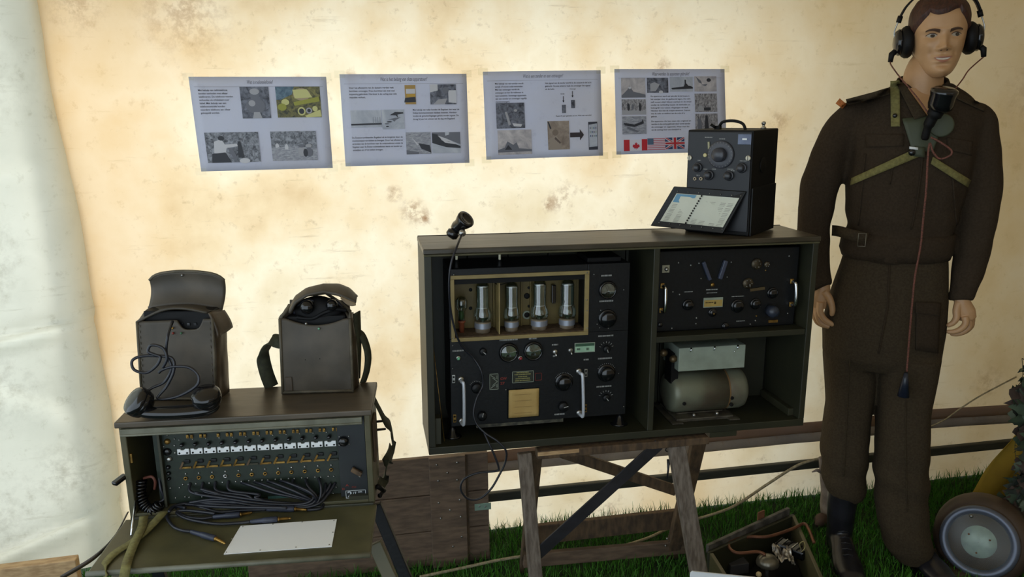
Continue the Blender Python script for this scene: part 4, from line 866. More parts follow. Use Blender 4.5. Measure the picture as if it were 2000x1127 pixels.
marks(tx, TX, 994, 666, 36); marks(tx, TX, 1041, 663, 16); marks(tx, TX, 1185, 540, 21); marks(tx, TX, 1185, 590, 28); marks(tx, TX, 1184, 658, 31); marks(tx, TX, 1182, 702, 28); marks(tx, TX, 1180, 757, 30); marks(tx, TX, 895, 687, 22); marks(tx, TX, 1084, 675, 12); marks(tx, TX, 1093, 811, 20); marks(tx, TX, 1084, 697, 8); marks(tx, TX, 1145, 704, 10)
knob(tx, TX, 1186, 622, 15, .018, BLACKG, skirt=1.25); knob(tx, TX, 1184, 728, 14, .022, BLACKG, skirt=1.3, dial=11); knob(tx, TX, 1101, 746, 14, .022, BLACKG, skirt=1.3, dial=13)
for px, py in ((1173, 606), (1170, 617), (1166, 633), (1171, 640), (1188, 641), (1208, 729)):
    c = P(px, py); ball(MB(), V(c.x, -.001, c.z), .0016, 8).build('screw', STEEL, tx)
for px, py, a_ in ((1184, 681, -70), (1183, 776, -55)):
    o = knob(tx, TX, px, py, 7, .010, BLACKP, 'selector_switch', point=a_)
    mb = MB(); c = P(px, py)
    for k in range(7):
        g_ = radians(20+140*k/6); mb.beam(V(c.x+.017*cos(g_), -.0006, c.z+.017*sin(g_)), V(c.x+.022*cos(g_), -.0006, c.z+.022*sin(g_)), .001, .0008, (0, 1, 0))
    mb.build('switch_marks', LBL, o)
knob(tx, TX, 943, 686, 7, .010, BLACKP, 'selector_switch', point=-40); knob(tx, TX, 930, 757, 10, .012, BLACKP, 'selector_switch', dial=9)
knob(tx, TX, 941, 811, 9, .014, BLACKP, 'selector_switch', point=75); knob(tx, TX, 1099, 793, 10, .014, BLACKP, 'selector_switch', point=15)
for px, py, m in ((895, 699, mat('green_lamp', (120, 190, 150), rough=.15)), (1016, 699, mat('red_lamp', (150, 50, 56), rough=.15))):
    c = P(px, py); o = MB().lathe([(.0075, 0), (.0075, .004), (.005, .006)], axisM((c.x, -.0001, c.z), FRONT), 16).build('lamp_bezel', STEEL, tx)
    ball(MB(), V(c.x, -.006, c.z), .0048, 12).build('lamp', m, o)
for px, py in ((1084, 687), (1114, 684)):
    c = P(px, py); o = MB().lathe([(.0075, 0), (.0075, .003), (.004, .005)], axisM((c.x, -.0001, c.z), FRONT), 12).build('toggle_switch', STEEL, tx)
    MB().tube([V(c.x, -.004, c.z), V(c.x+.001, -.014, c.z-.009)], [.0018, .003], 8).build('lever', STEEL, o)
pg = mat('pale_green_label', (160, 196, 166), (140, 176, 150), rough=.5)
a, b = P(1122, 689), P(1162, 668)
o = MB().box((a.x, -.0016, a.z), (b.x, -.0001, b.z)).build('paper_label', GREYG, tx)
MB().box((a.x+.002, -.0022, a.z+.002), (b.x-.002, -.0017, b.z-.010)).build('label_field', pg, o); MB().box((a.x+.002, -.0022, b.z-.0098), (b.x-.002, -.0017, b.z-.002)).build('label_strip', fl((50, 84, 62)), o)
marks(o, TX, 1130, 684, 6, 4, -.0022, BLACKM); marks(o, TX, 1148, 684, 5, 5, -.0022, BLACKM)
# rating plate, diagram plate, card, red stencils
def plate(px0, py0, px1, py1, name, nrow=5):
    a, b = P(px0, py1), P(px1, py0); o = MB().box((a.x, -.0018, a.z), (b.x, -.0001, b.z)).build(name, mat('plate_dark', (40, 44, 34), rough=.4) if 'pdm' not in globals() else pdm, tx); globals()['pdm'] = o.data.materials[0]
    fm = MB(); t_ = .0013
    for (u, v, u2, v2) in ((a.x, a.z, b.x, a.z+t_), (a.x, b.z-t_, b.x, b.z), (a.x, a.z, a.x+t_, b.z), (b.x-t_, a.z, b.x, b.z)): fm.box((u, -.0024, v), (u2, -.0017, v2))
    fm.build('plate_border', GREYG, o); return a, b, o
a, b, o = plate(1000, 723, 1042, 748, 'rating_plate')
for k in range(5): marks(o, TX, 1021, 729+4*k, (24, 32, 18, 28, 30)[k], 2, -.0018, mat('ochre_lettering', (150, 146, 90), rough=.5) if k == 0 else och); och = bpy.data.materials['ochre_lettering'] if k == 0 else och
a, b, o = plate(956, 729, 973, 761, 'diagram_plate')
cx_ = (a.x+b.x)/2; fm = MB()
for (u, v, u2, v2) in ((a.x+.003, b.z-.004, cx_+.004, b.z-.014), (a.x+.003, a.z+.004, cx_+.004, a.z+.014), (cx_-.004, b.z-.012, b.x-.003, (a.z+b.z)/2), (cx_-.004, a.z+.012, b.x-.003, (a.z+b.z)/2), (b.x-.004, b.z-.006, b.x-.004, b.z-.016), (b.x-.004, a.z+.006, b.x-.004, a.z+.016)):
    fm.beam(V(u, -.0022, v), V(u2+.00001, -.0022, v2), .0014, .0008, (0, 1, 0))
fm.build('diagram_lines', GREYG, o)
a, b = P(993, 816), P(1052, 758)
pc = MB().grid(lambda u, v: V(a.x+(b.x-a.x)*u+.001*v, -.0016-.0012*fbm(u*2, v*2, 3), a.z+(b.z-a.z)*v), 8, 8).build('log_card', mat('yellowed_card', (196, 168, 106), (176, 146, 86), rough=.7, scale=9), tx, solid=.0006)
o = mat('card_faint_line', (150, 124, 76), rough=.7)
for k in range(4): marks(pc, TX, 1022, 772+12*k, 34, .7, -.0032, o)
a2, b2_ = P(990, 818), P(1054, 756); MB().box((a2.x, -.0009, a2.z), (b2_.x, -.0001, b2_.z)).build('card_holder', BLACKG, tx)
for px, py, s, w in ((977, 742, 'CW', 13), (977, 751, '27', 9)):
    c = P(px, py); vs, fs, tw = text_mesh(s, 1.0, .03); k = w*TX.mpp(c)/tw; mb = MB(); mb.add([V(c.x+v.x*k, -.0006, c.z+v.y*.010) for v in vs], fs); mb.build('red_stencil', REDM, tx, fix=False)
a, b = P(1045, 743), P(1058, 728); fm = MB()
for (u, v, u2, v2) in ((a.x, a.z, b.x, a.z+.001), (a.x, b.z-.001, b.x, b.z), (a.x, a.z, a.x+.001, b.z), (b.x-.001, a.z, b.x, b.z)): fm.box((u, -.0008, v), (u2, -.0001, v2))
fm.build('red_stencil', REDM, tx)
for x0_, y0_, y1_ in ((900, 741, 822), (1130, 725, 806)):
    t_, b_ = P(x0_, y0_), P(x0_+1, y1_)
    o = MB().tube(crom([V(t_.x, 0, t_.z), V(t_.x, -.022, t_.z), V(t_.x+.004, -.030, t_.z-.010), V(b_.x+.004, -.030, b_.z+.010), V(b_.x, -.022, b_.z), V(b_.x, 0, b_.z)], 6), .0046, 12).build('pull_handle', ALU, tx)
    for c in (t_, b_): MB().lathe([(.009, 0), (.009, .004), (.006, .006)], axisM((c.x, -.0001, c.z), FRONT), 16).build('handle_boss', STEEL, o)
for px, py in ((886, 740), (888, 817), (1144, 728), (1143, 797)):
    c = P(px, py); o = MB().box((c.x-.0045, -.003, c.z-.012), (c.x+.0045, -.0001, c.z+.012)).build('clamp_plate', STEEL if py < 745 else BRASS, tx, bevel=.001)
    for s in (-.006, .006): MB().lathe([(.003, 0), (.002, .002)], axisM((c.x, -.003, c.z+s), FRONT), 10).build('screw', BLACKM, o)
for px, py in ((884, 675), (884, 720), (988, 761), (1218, 566), (1218, 794), (1160, 536)):
    c = P(px, py); ball(MB(), V(c.x, -.0006, c.z), .0018, 8).build('screw', STEEL, tx)
a, b = P(930, 843, .01), P(1099, 826, .01)
MB().box((a.x, .004, -.011), (b.x, .016, .0)).build('base_rail', mat('chipped_paint', (92, 90, 74), (44, 44, 38), rough=.5, scale=60), tx)
for px, py in ((887, 860), (1217, 835)):
    c = CB.y(px, py, .03); top = TX.z(0, 0) if False else None
    cw = CB.M @ V(c.x, .045, .022); lc = TX.I @ cw
    MB().lathe([(.026, 0), (.022, .004), (.013, .010), (.010, .022), (.006, .026), (.004, max(.03, -lc.z+.002))], Matrix.Translation(V(lc.x, .020, lc.z)), 20).build('rubber_foot', BLACKG, tx)
for x_ in (.03, TW-.03):
    lc = TX.I @ (CB.M @ V(x_+.07, .15, .022)); MB().lathe([(.022, 0), (.012, .010), (.010, -lc.z)], Matrix.Translation(V(lc.x, .12, lc.z)), 20).build('rubber_foot', BLACKG, tx)

# ---------------------------------------------------------------- receiver in the upper right bay
f0 = CB.M @ V(xd+.018, .050, zs+.0085)
RX = Fr(f0, 0, 0, .75)
rx = thing('radio_receiver', RX, 'black radio receiver with yellow dial label in the cabinet upper right bay', 'radio')
P = lambda px, py, d=0: RX.y(px, py, d)
RW = P(1556, 560).x; RH = P(1400, 487).z
MB().box((0, 0, 0), (RW, .15, RH)).build('case', BLACKP, rx, bevel=.003)
a, b = P(1392, 600), P(1411, 581); yl = mat('yellow_label', (178, 152, 84), (160, 134, 70), rough=.5)
a, b = P(1373, 601), P(1412, 580); o = MB().box((a.x, -.002, a.z), (b.x, -.0001, b.z)).build('dial_label', GREYG, rx, bevel=.0006)
MB().box((a.x+.002, -.0027, a.z+.003), (b.x-.002, -.0021, b.z-.007)).build('label_field', yl, o); marks(o, RX, 1386, 592, 16, 1.5, -.0028, BLACKM); marks(o, RX, 1397, 594, 4, 5, -.0028, BLACKM)
for px, py, r, dep in ((1343, 595, 9, .016), (1440, 597, 11, .012), (1475, 593, 9, .012), (1391, 610, 7, .010), (1416, 637, 6, .008), (1508, 572, 9, .012), (1289, 634, 4, .006)):
    knob(rx, RX, px, py, r, dep, BLACKG, skirt=1.25)
for px, py, r in ((1477, 515, 11), (1460, 553, 11), (1497, 516, 6)):
    c = P(px, py); r_ = r*RX.mpp(c); M = axisM((c.x, -.0001, c.z), FRONT)
    o = MB().lathe([(r_, 0), (r_, .004), (r_*.8, .007), (.001, .007)], M, 24).build('socket', mat('bronze_dark', (84, 74, 56), rough=.4, metal=.5) if r != 11 else bpy.data.materials.get('bronze_dark') or mat('bronze_dark', (84, 74, 56), (50, 44, 36), rough=.4, metal=.5, scale=90), rx)
    for k in range(6):
        a_ = k*pi/3; ball(MB(), V(c.x+cos(a_)*r_*.62, -.0072, c.z+sin(a_)*r_*.62), .0014, 8).build('pin', STEEL, o)
a = P(1468, 566); MB().beam(P(1464, 566)+V(0, -.004, 0), P(1492, 562)+V(0, -.004, 0), .008, .004, (0, 1, 0)).build('link_bar', mat('bronze_plate', (96, 82, 58), rough=.4, metal=.4), rx)
for px, py in ((1300, 525),):
    c = P(px, py); o = MB().box((c.x-.011, -.003, c.z-.011), (c.x+.011, -.0001, c.z+.011)).build('aerial_plate', mat('ivory_block', (150, 146, 124), rough=.5), rx, bevel=.001)
    ball(MB(), V(c.x, -.006, c.z), .006, 12).build('aerial_terminal', STEEL, o)
blh = mat('blue_grey_bar', (62, 68, 86), rough=.3)
MB().beam(P(1372, 511)+V(0, -.006, 0), P(1385, 546)+V(0, -.006, 0), .010, .010, (0, 1, 0)).build('guard_bar', blh, rx, bevel=.002)
MB().beam(P(1416, 508)+V(0, -.006, 0), P(1404, 544)+V(0, -.006, 0), .012, .010, (0, 1, 0)).build('guard_bar', blh, rx, bevel=.002)
c = P(1391, 556); MB().lathe([(.006, 0), (.006, .004), (.003, .006)], axisM((c.x, -.0001, c.z), FRONT), 12).build('thumb_screw', BRASS, rx)
marks(rx, RX, 1391, 567, 24, 2); marks(rx, RX, 1391, 573, 22, 1.4); marks(rx, RX, 1345, 571, 18, 1.6); marks(rx, RX, 1442, 580, 26, 1.4); marks(rx, RX, 1447, 628, 18, 1.4)
o = MB(); c = P(1504, 606); o.lathe([(.018, 0), (.018, .02), (.014, .03), (.001, .032)], axisM((c.x, -.0001, c.z), FRONT), 20); o.build('cable_gland', mat('dark_blue_grey', (44, 50, 62), rough=.35), rx)
a, b = P(1500, 630), P(1518, 624); MB().box((a.x, -.004, a.z), (b.x, -.0001, b.z)).build('brass_tag', BRASS, rx)
for x_, y0_, y1_ in ((1293, 558, 606), (1546, 549, 594)):
    t_, b_ = P(x_, y0_), P(x_-2, y1_)
    o = MB().tube(crom([V(t_.x, -.004, t_.z), V(t_.x+.002, -.022, t_.z-.006), V(b_.x+.002, -.022, b_.z+.006), V(b_.x, -.004, b_.z)], 8), [.0045]*3+[.0052]*19+[.0045]*3, 12).build('grab_handle', CHROME, rx)
    for c in (t_, b_): MB().box((c.x-.006, -.005, c.z-.008), (c.x+.006, -.0001, c.z+.008)).build('handle_foot', BRASS, o, bevel=.002)
for px, py in ((1325, 513), (1349, 518), (1365, 514), (1428, 512), (1369, 544), (1420, 541), (1314, 570), (1327, 575), (1495, 528), (1477, 617), (1475, 626), (1360, 621), (1359, 632), (1312, 641), (1465, 633), (1516, 641), (1538, 612), (1541, 500), (1484, 598), (1391, 611), (1461, 555)):
    c = P(px, py); ball(MB(), V(c.x, -.001 if (px, py) not in ((1391, 611), (1461, 555)) else -.012, c.z), .0024, 8).build('screw', BRASS if px in (1477, 1495, 1391) else STEEL, rx)

# ---------------------------------------------------------------- motor generator in the lower right bay
f0 = CB.M @ V(xd+.012, .030, .0225)
MG = Fr(f0, 0, 0, .75)
mg = thing('motor_generator', MG, 'worn grey green motor generator with flat box on top, cabinet lower right bay', 'generator')
P = lambda px, py, d=0: MG.y(px, py, d)
cy = .085
a, b = P(1299, 762, cy), P(1449, 758, cy); r_ = 41*MG.mpp(a); xs_ = P(1410, 760, cy).x
M = axisM((a.x, cy, (a.z+b.z)/2), (1, 0, -.0)); Lg = b.x-a.x
MB().lathe([(.002, 0), (r_*.55, .001), (r_*.86, .006), (r_*.97, .016), (r_, .028), (r_, xs_-a.x-.001)], M, 40).build('motor_body', MOTORG, mg)
MB().lathe([(r_*.985, xs_-a.x), (r_*1.0, xs_-a.x+.002), (r_*.99, Lg-.022), (r_*.93, Lg-.010), (r_*.72, Lg-.001), (.002, Lg)], M, 40).build('end_cover', MOTORG, mg)
MB().lathe([(r_*1.012, xs_-a.x-.005), (r_*1.012, xs_-a.x+.000)], M, 40, cap=False).build('clamp_band', mat('rust_band', (110, 84, 50), rough=.6), mg)
for px, py in ((1335, 787), (1428, 776), (1427, 789)):
    c = P(px, py, cy-r_*.9); MB().lathe([(.0055, 0), (.0055, .006), (.004, .0062)], axisM((c.x, cy-r_*.93, c.z), FRONT), 14).build('oil_plug', BLACKM, mg)
zc = (a.z+b.z)/2
ft = MB(); ft.box((P(1320, 815, .02).x, .012, .004), (P(1430, 815, .02).x, .15, .010)); ft.box((P(1330, 815, .02).x, .05, .010), (P(1420, 815, .02).x, .12, max(.012, zc-r_+.006))); ft.build('mounting_foot', mat('worn_cast_metal', (96, 92, 80), (60, 56, 50), rough=.5, metal=.4, scale=40), mg, bevel=.002)
ft = MB()
for px in (1318, 1428): ft.box((P(px, 820, .01).x-.012, -.004, .0), (P(px, 820, .01).x+.022, .02, .004))
ft.box((P(1318, 820, .01).x-.012, .012, .0), (P(1440, 820, .01).x, .16, .004)); ft.build('base_plate', bpy.data.materials['worn_cast_metal'], mg, bevel=.001)
for px, py in ((1355, 818), (1400, 813)):
    c = P(px, py, .03); ball(MB(), V(c.x, .03, .012), .006, 8).build('bolt', STEEL, mg)
a, b = P(1325, 720, .02), P(1457, 673, .02)
bx = MB().box((a.x, .02, max(zc+r_*.80, P(1391, 722, .02).z)), (b.x, .14, b.z)).build('filter_box', GREYG, mg, bevel=.002)
for px in (1348, 1394, 1439):
    c = P(px, 676, .02); MB().tube([V(c.x+.003, .019, b.z), V(c.x+.002, .016, b.z-.006), V(c.x-.001, .0165, b.z-.012)], [.003, .0022, .001], 8).build('catch', CHROME, bx)
c = P(1434, 686, .02); ball(MB(), V(c.x, .0185, c.z), .0022, 8).build('rivet', CHROME, bx)
for px, py in ((1317, 700), (1298, 688)):
    c = P(px, py, .04); MB().lathe([(.011, 0), (.011, .01), (.007, .018)], axisM((c.x, .04, c.z), (-.7, -.6, 0)), 16).build('cable_union', mat('dark_brass', (100, 84, 60), rough=.4, metal=.6) if px == 1317 else bpy.data.materials['dark_brass'], mg)
MB().box((P(1312, 700, .05).x, .05, zc+r_*.6), (P(1326, 700, .05).x, .10, P(1320, 690, .05).z)).build('terminal_block', BLACKM, mg)

# ---------------------------------------------------------------- wave meter
f0 = Vector((1.058, -.598, 0)); ya = radians(48); wmw = .194
zt = (CB.M @ V(.9, .05, H_)).z
WM = Fr((f0.x-wmw*cos(ya), f0.y+wmw*sin(ya), zt+.0006), -48)
wm = thing('wave_meter', WM, 'small black instrument box with big grey dial and open chart lid on cabinet', 'instrument')
P = lambda px, py, d=0: WM.y(px, py, d)
mh = P(1400, 254).z; md_ = .20
MB().box((0, .004, 0), (wmw, md_, mh)).build('case', BLACKM, wm, bevel=.003)
MB().box((.004, 0, .012), (wmw-.004, .0045, mh-.005)).build('front_panel', mat('black_satin_panel', (18, 19, 23), rough=.38, scale=60, spec=.4), wm, bevel=.001)
o = MB().lathe([(.002, .0), (.030, 0), (.0305, .002), (.0305, .004), (.028, .005)], axisM((P(1405, 303).x, -.0001, P(1405, 303).z), FRONT), 40)
c = P(1408, 302); R_ = 27*WM.mpp(c)
o = MB().lathe([(R_, 0), (R_, .004), (R_*.92, .006), (R_*.6, .006)], axisM((c.x, -.0002, c.z), FRONT), 44).build('tuning_dial', mat('dark_grey_dial', (64, 66, 74), rough=.4), wm)
MB().lathe([(R_*.52, .006), (R_*.5, .022), (R_*.42, .026), (.001, .027)], axisM((c.x, 0, c.z), FRONT), 32).build('dial_knob', mat('dial_knob_grey', (56, 58, 66), rough=.28), o)
for k in range(24):
    a_ = 2*pi*k/24; MB().beam(V(c.x+cos(a_)*R_*.82, -.0066, c.z+sin(a_)*R_*.82), V(c.x+cos(a_)*R_*.92, -.0062, c.z+sin(a_)*R_*.92), .0006, .0005, (0, 1, 0)).build('dial_mark', LBL, o)
for px, py, r in ((1363, 327, 7), (1385, 342, 7.5), (1424, 343, 7.5), (1449, 328, 7.5)): knob(wm, WM, px, py, r, .020, mat('grey_black_knob', (48, 50, 56), rough=.3) if px == 1363 else bpy.data.materials['grey_black_knob'], skirt=1.35)
for px, py, m, r in ((1378, 303, mat('cream_disc', (200, 190, 140), rough=.4), .0055), (1358, 349, mat('jack_ring', (190, 176, 150), rough=.4), .005), (1370, 349, None, .005), (1342, 308, mat('white_lock_screw', (206, 202, 184), rough=.35), .007), (1466, 309, None, .007)):
    m = m or (bpy.data.materials['jack_ring'] if px == 1370 else bpy.data.materials['white_lock_screw']); c = P(px, py); c.x = min(max(c.x, .010), wmw-.010)
    o = MB().lathe([(r, 0), (r, .004), (r*.8, .005), (.001, .005)], axisM((c.x, -.0001, c.z), FRONT), 20).build({1378: 'pilot_disc', 1358: 'phone_jack', 1370: 'phone_jack'}.get(px, 'lock_screw'), m, wm)
    if px in (1358, 1370): MB().lathe([(.0024, 0), (.0023, .0008)], axisM((c.x, -.0051, c.z), FRONT), 12).build('jack_hole', BLACKM, o)
    if px in (1342, 1466): MB().beam(V(c.x, -.0053, c.z-.006), V(c.x, -.0053, c.z+.006), .0016, .0006, (0, 1, 0)).build('screw_slot', BLACKM, o)
c = P(1385, 283); MB().beam(c+V(-.001, -.002, .009), c+V(.001, -.002, -.012), .006, .003, (0, 1, 0)).build('cursor_window', mat('cursor_cream', (150, 146, 110), rough=.3), wm, bevel=.001)
a, b = P(1433, 282), P(1473, 262); a.x = max(a.x, b.x-.045)
MB().box((a.x, -.0015, a.z), (wmw-.004, -.0001, b.z)).build('name_plate', mat('blue_grey_plate', (96, 104, 122), (80, 86, 104), rough=.35, metal=.4), wm, bevel=.0006)
o = MB().box((a.x+.013, -.0022, (a.z+b.z)/2-.002), (a.x+.026, -.0016, (a.z+b.z)/2+.003)).build('plate_field', WHITEP, wm)
for px, py, w in ((1385, 269, 16), (1411, 272, 12), (1366, 314, 6), (1378, 331, 8), (1395, 331, 8), (1427, 331, 12), (1428, 334, 14), (1452, 315, 14), (1364, 343, 7)): marks(wm, WM, px, py, w, 1.6)
# handle and terminal
MB().tube(crom([V(.066, .06, mh-.002), V(.072, .06, mh+.012), V(.085, .055, mh+.022), V(.118, .05, mh+.024), V(.145, .046, mh+.016), V(.155, .044, mh-.002)], 8), .0042, 10).build('carry_handle', LEATH2 if False else BLACKM, wm)
MB().box((.058, .052, mh), (.074, .068, mh+.010)).tube([V(.062, .05, mh+.006), V(.050, .045, mh+.014)], .004, 8).build('handle_lug', BLACKM, wm)
c = WM.M.inverted() @ (WM.M @ V(0, 0, 0)); c = WM.y(1501, 252, .13)
MB().lathe([(.009, 0), (.007, .005), (.004, .007), (.004, .012), (.006, .013), (.006, .019), (.002, .021)], Matrix.Translation(V(min(c.x, wmw-.02), .13, mh)), 16).build('aerial_terminal', STEEL, wm)
MB().lathe([(.0, 0), (.022, .0), (.022, .002), (.020, .003), (.001, .003)][1:], axisM((wmw, .085, mh*.66), (1, 0, 0)), 24).build('side_disc', BLACKM, wm)
MB().box((wmw+.0002, .01, .0), (wmw+.004, md_-.004, mh*.46)).build('side_strap_plate', BLACKP, wm, bevel=.001)
# the hinged lid with the chart
z_ = lambda px, py, z: WM.z(px, py, z)
p_tl, p_tr = WM.y(1316, 364, -.006), WM.y(1457, 374, -.006); p_bl, p_br = z_(1270, 441, .010), z_(1411, 456, .010)
if p_br.y > -.03: p_br.y = -.03
nrm = (p_tr-p_tl).cross(p_bl-p_tl).normalized(); nrm = nrm if nrm.z < 0 else -nrm
th_ = nrm*.014; base = [p_bl, p_br, p_tr, p_tl]
low = [Vector(p)+th_ for p in base]
for p in low: p.z = max(p.z, .0004)
ld = MB().hexa(low+base).build('chart_lid', BLACKP, wm, bevel=.002)
def lp(s, t, e): # s across, t down
    return (p_tl*(1-s)+p_tr*s)*(1-t)+(p_bl*(1-s)+p_br*s)*t - nrm*e
def lquad(s0, t0, s1, t1, e, m, name, par, th=.0008):
    q_ = [lp(s0, t1, e), lp(s1, t1, e), lp(s1, t0, e), lp(s0, t0, e)]; return MB().hexa([p+nrm*th for p in q_]+q_).build(name, m, par)
ch = lquad(.10, .16, .965, .86, .0016, mat('chart_paper', (206, 210, 196), (196, 200, 186), rough=.6, scale=9), 'calibration_chart', ld)
poly = [(.11, .17), (.39, .17), (.39, .24), (.35, .26), (.35, .31), (.27, .38), (.12, .37)]
MB().prism(poly, lambda q: lp(q[0], q[1], .0020), lambda q: lp(q[0], q[1], .0017)).build('chart_blue_field', fl((92, 142, 172)), ch)
cg = fl((150, 150, 140))
for s0 in (.17, .31, .55, .66, .80, .90):
    for t0 in (.30, .42, .54, .66, .76):
        if s0 < .4 and t0 < .4: continue
        lquad(s0-.035, t0, s0+.035, t0+.012, .0021, cg, 'chart_column', ch, .0002); lquad(s0-.035, t0+.035, s0+.035, t0+.047, .0021, cg, 'chart_column', ch, .0002); lquad(s0-.035, t0+.07, s0+.035, t0+.08, .0021, cg, 'chart_column', ch, .0002)
for k in range(12):
    c = lp(.455+.012, .18+.66*k/11, .0045); ball(MB(), c, .0028, 8).build('binding_ring', BLACKG, ch)
for s0 in (.1, .25, .4, .55, .7, .85, .97):
    for t0 in (.11, .905): ball(MB(), lp(s0, t0, .001), .0016, 8).build('rivet', STEEL, ld)

# ---------------------------------------------------------------- hand microphone with its cord
c0 = WF.y(897, 456, -.56)
MI = Fr((c0.x, c0.y, zt+.014), 0)
mi = thing('hand_microphone', MI, 'small black hand microphone on cabinet edge with long looping black cord', 'microphone')
q = lambda px, py, d: MI.y(px, py, d)
c = q(893, 447, .012)
MB().lathe([(.010, -.030), (.016, -.024), (.019, -.012), (.018, 0), (.022, .010), (.025, .022), (.0245, .026), (.016, .026), (.012, .022), (.001, .022)], axisM(q(900, 438, .01), (.42, -.45, .50)), 24).build('microphone_body', BLACKG, mi)
MB().lathe([(.012, 0), (.017, .004), (.017, .016), (.010, .022)], axisM(q(888, 451, .016), (-.4, -.1, -.5)), 18).build('microphone_back', BLACKG, mi)
ball(MB(), q(903, 455, -.012), .010, 14).build('cord_entry', STEEL, mi)
base = [(903, 457, -.02), (893, 480, -.075), (881, 515, -.095), (877, 560, -.09), (881, 610, -.07), (892, 655, -.06), (905, 680, -.05), (925, 700, -.04), (940, 725, -.05), (943, 752, -.05), (931, 778, -.06), (925, 806, -.07), (931, 828, -.075), (948, 846, -.085), (972, 862, -.10), (988, 880, -.105), (987, 902, -.10), (974, 930, -.10), (958, 956, -.10), (936, 974, -.10), (914, 974, -.10), (900, 956, -.10), (906, 936, -.10), (932, 924, -.10), (968, 920, -.10), (974, 914, -.10), (966, 890, -.10), (955, 866, -.095), (946, 846, -.08)]
MB().tube(crom([q(*p) for p in base], 8), .0030, 8).build('cord', RUBBER, mi)

# ---------------------------------------------------------------- trestle under the cabinet
f = Fr((.40, -.56, 0))
tr_ = thing('wooden_trestle', f, 'weathered wooden trestle with crossed braces, one of black iron, under cabinet', 'trestle')
q = lambda px, py, d: f.y(px, py, d)
zu = (CB.M @ V(.7, 0, 0)).z-.002
def to_floor(a, b):
    d = b-a; return a+d*(a.z/(a.z-b.z))
a, b = q(1050, 880, -.075), q(1386, 858, -.075)
mb = MB(); mb.hexa([V(a.x, -.075, zu-.026), V(b.x, -.075, zu-.028), V(b.x, -.040, zu-.028), V(a.x, -.040, zu-.026), V(a.x, -.075, zu-.0), V(b.x, -.075, zu-.006), V(b.x, -.040, zu-.006), V(a.x, -.040, zu)]); mb.build('top_rail', WOODB, tr_, bevel=.003)
MB().box((a.x, -.0765, zu-.014), (a.x+.12, -.0755, zu-.003)).build('split_edge', RAWW, tr_)
MB().box((a.x-.03, .10, zu-.05), (b.x, .135, zu-.006)).build('top_rail', WOODB, tr_, bevel=.003)
w_ = .042
def leg(p0, p1, m, w=.042, nm='leg'):
    a = q(*p0); b = to_floor(a, q(*p1)); return MB().beam(a, b, w, .026, (0, 1, 0)).build(nm, m, tr_, bevel=.003)
leg((1024, 884, -.052), (1046, 1127, -.115), WOODG, .038)
leg((1320, 868, -.056), (1366, 1127, -.135), WOODG, .050)
leg((1047, 885, .10), (1034, 1020, .20), WOODB, .036)
leg((1364, 862, .10), (1322, 1040, .22), WOODB, .046)
ir = MB().beam(q(1047, 1085, -.105), q(1287, 868, -.070), .036, .005, (0, 1, 0)).build('iron_brace', IRON, tr_, bevel=.001)
c = q(1046, 1083, -.110); ball(MB(), c, .005, 10).build('bolt', STEEL, ir)
MB().beam(q(1082, 878, .08), q(1320, 958, .12), .034, .016, (0, 1, 0)).build('rear_brace', WOODB, tr_, bevel=.002)
for (y0_, y1_, d_, hh) in ((1044, 1010, .27, .070), (1094, 1066, .24, .05)):
    a, b = q(1040 if y0_ < 1050 else 1022, y0_, d_), q(1345, y1_, d_); MB().beam(a, b, hh, .02, (0, 1, 0)).build('lower_rail', WOODB if y0_ < 1050 else PLANK, tr_, bevel=.003)
for px, py in ((1303, 1052), (1300, 1066), (1309, 1060)):
    c = q(px, py, .225); ball(MB(), c, .004, 8).build('nail', STEEL, tr_)
MB().tube(crom([q(1306, 868, -.03), q(1300, 880, -.03), q(1312, 882, -.03)], 5), .002, 6).build('wire_hook', IRON, tr_)
MB().tube([q(1306, 898, -.03), q(1305, 918, -.03), q(1303, 935, -.03)], [.006, .003, .0025], 8).build('hanging_peg', IRON, tr_)
# ---------------------------------------------------------------- mannequin in battledress
MN = Fr((1.66, -.42, 0), -25)
mn = thing('mannequin', MN, 'mannequin in brown battledress wearing black headphones and a chest microphone', 'mannequin')
q = lambda px, py, d=0: MN.y(px, py, d)
def remesh(mb, name, m, parent, vox=.006, smooth=6, wr=0, wscale=9, wst=(1, 1, 1), extra=None):
    me = mb.mesh(name, None); o = bpy.data.objects.new('tmp', me); COL.objects.link(o)
    bm = bmesh.new(); bm.from_mesh(me); bmesh.ops.recalc_face_normals(bm, faces=bm.faces); bm.to_mesh(me); bm.free()
    r = o.modifiers.new('r', 'REMESH'); r.mode = 'VOXEL'; r.voxel_size = vox; r.use_smooth_shade = True
    s = o.modifiers.new('s', 'SMOOTH'); s.iterations = smooth; s.factor = .6
    dg = bpy.context.evaluated_depsgraph_get(); out = bpy.data.meshes.new_from_object(o.evaluated_get(dg))
    bpy.data.objects.remove(o); out.name = name; out.materials.clear(); out.materials.append(m)
    if wr or extra:
        ns = [v.normal.copy() for v in out.vertices]
        for v, n in zip(out.vertices, ns):
            c = v.co; d = 0
            if wr: 
                nn_ = noise.noise(V(c.x*wst[0], c.y*wst[1], c.z*wst[2])*wscale); d += wr*(nn_+.5*noise.noise(V(c.x*wst[0], c.y*wst[1], c.z*wst[2])*wscale*2.3))
            if extra: d += extra(c, n)
            v.co = c+n*d
    out.polygons.foreach_set('use_smooth', [True]*len(out.polygons))
    ob = bpy.data.objects.new(name, out); COL.objects.link(ob); ob.parent = parent; return ob
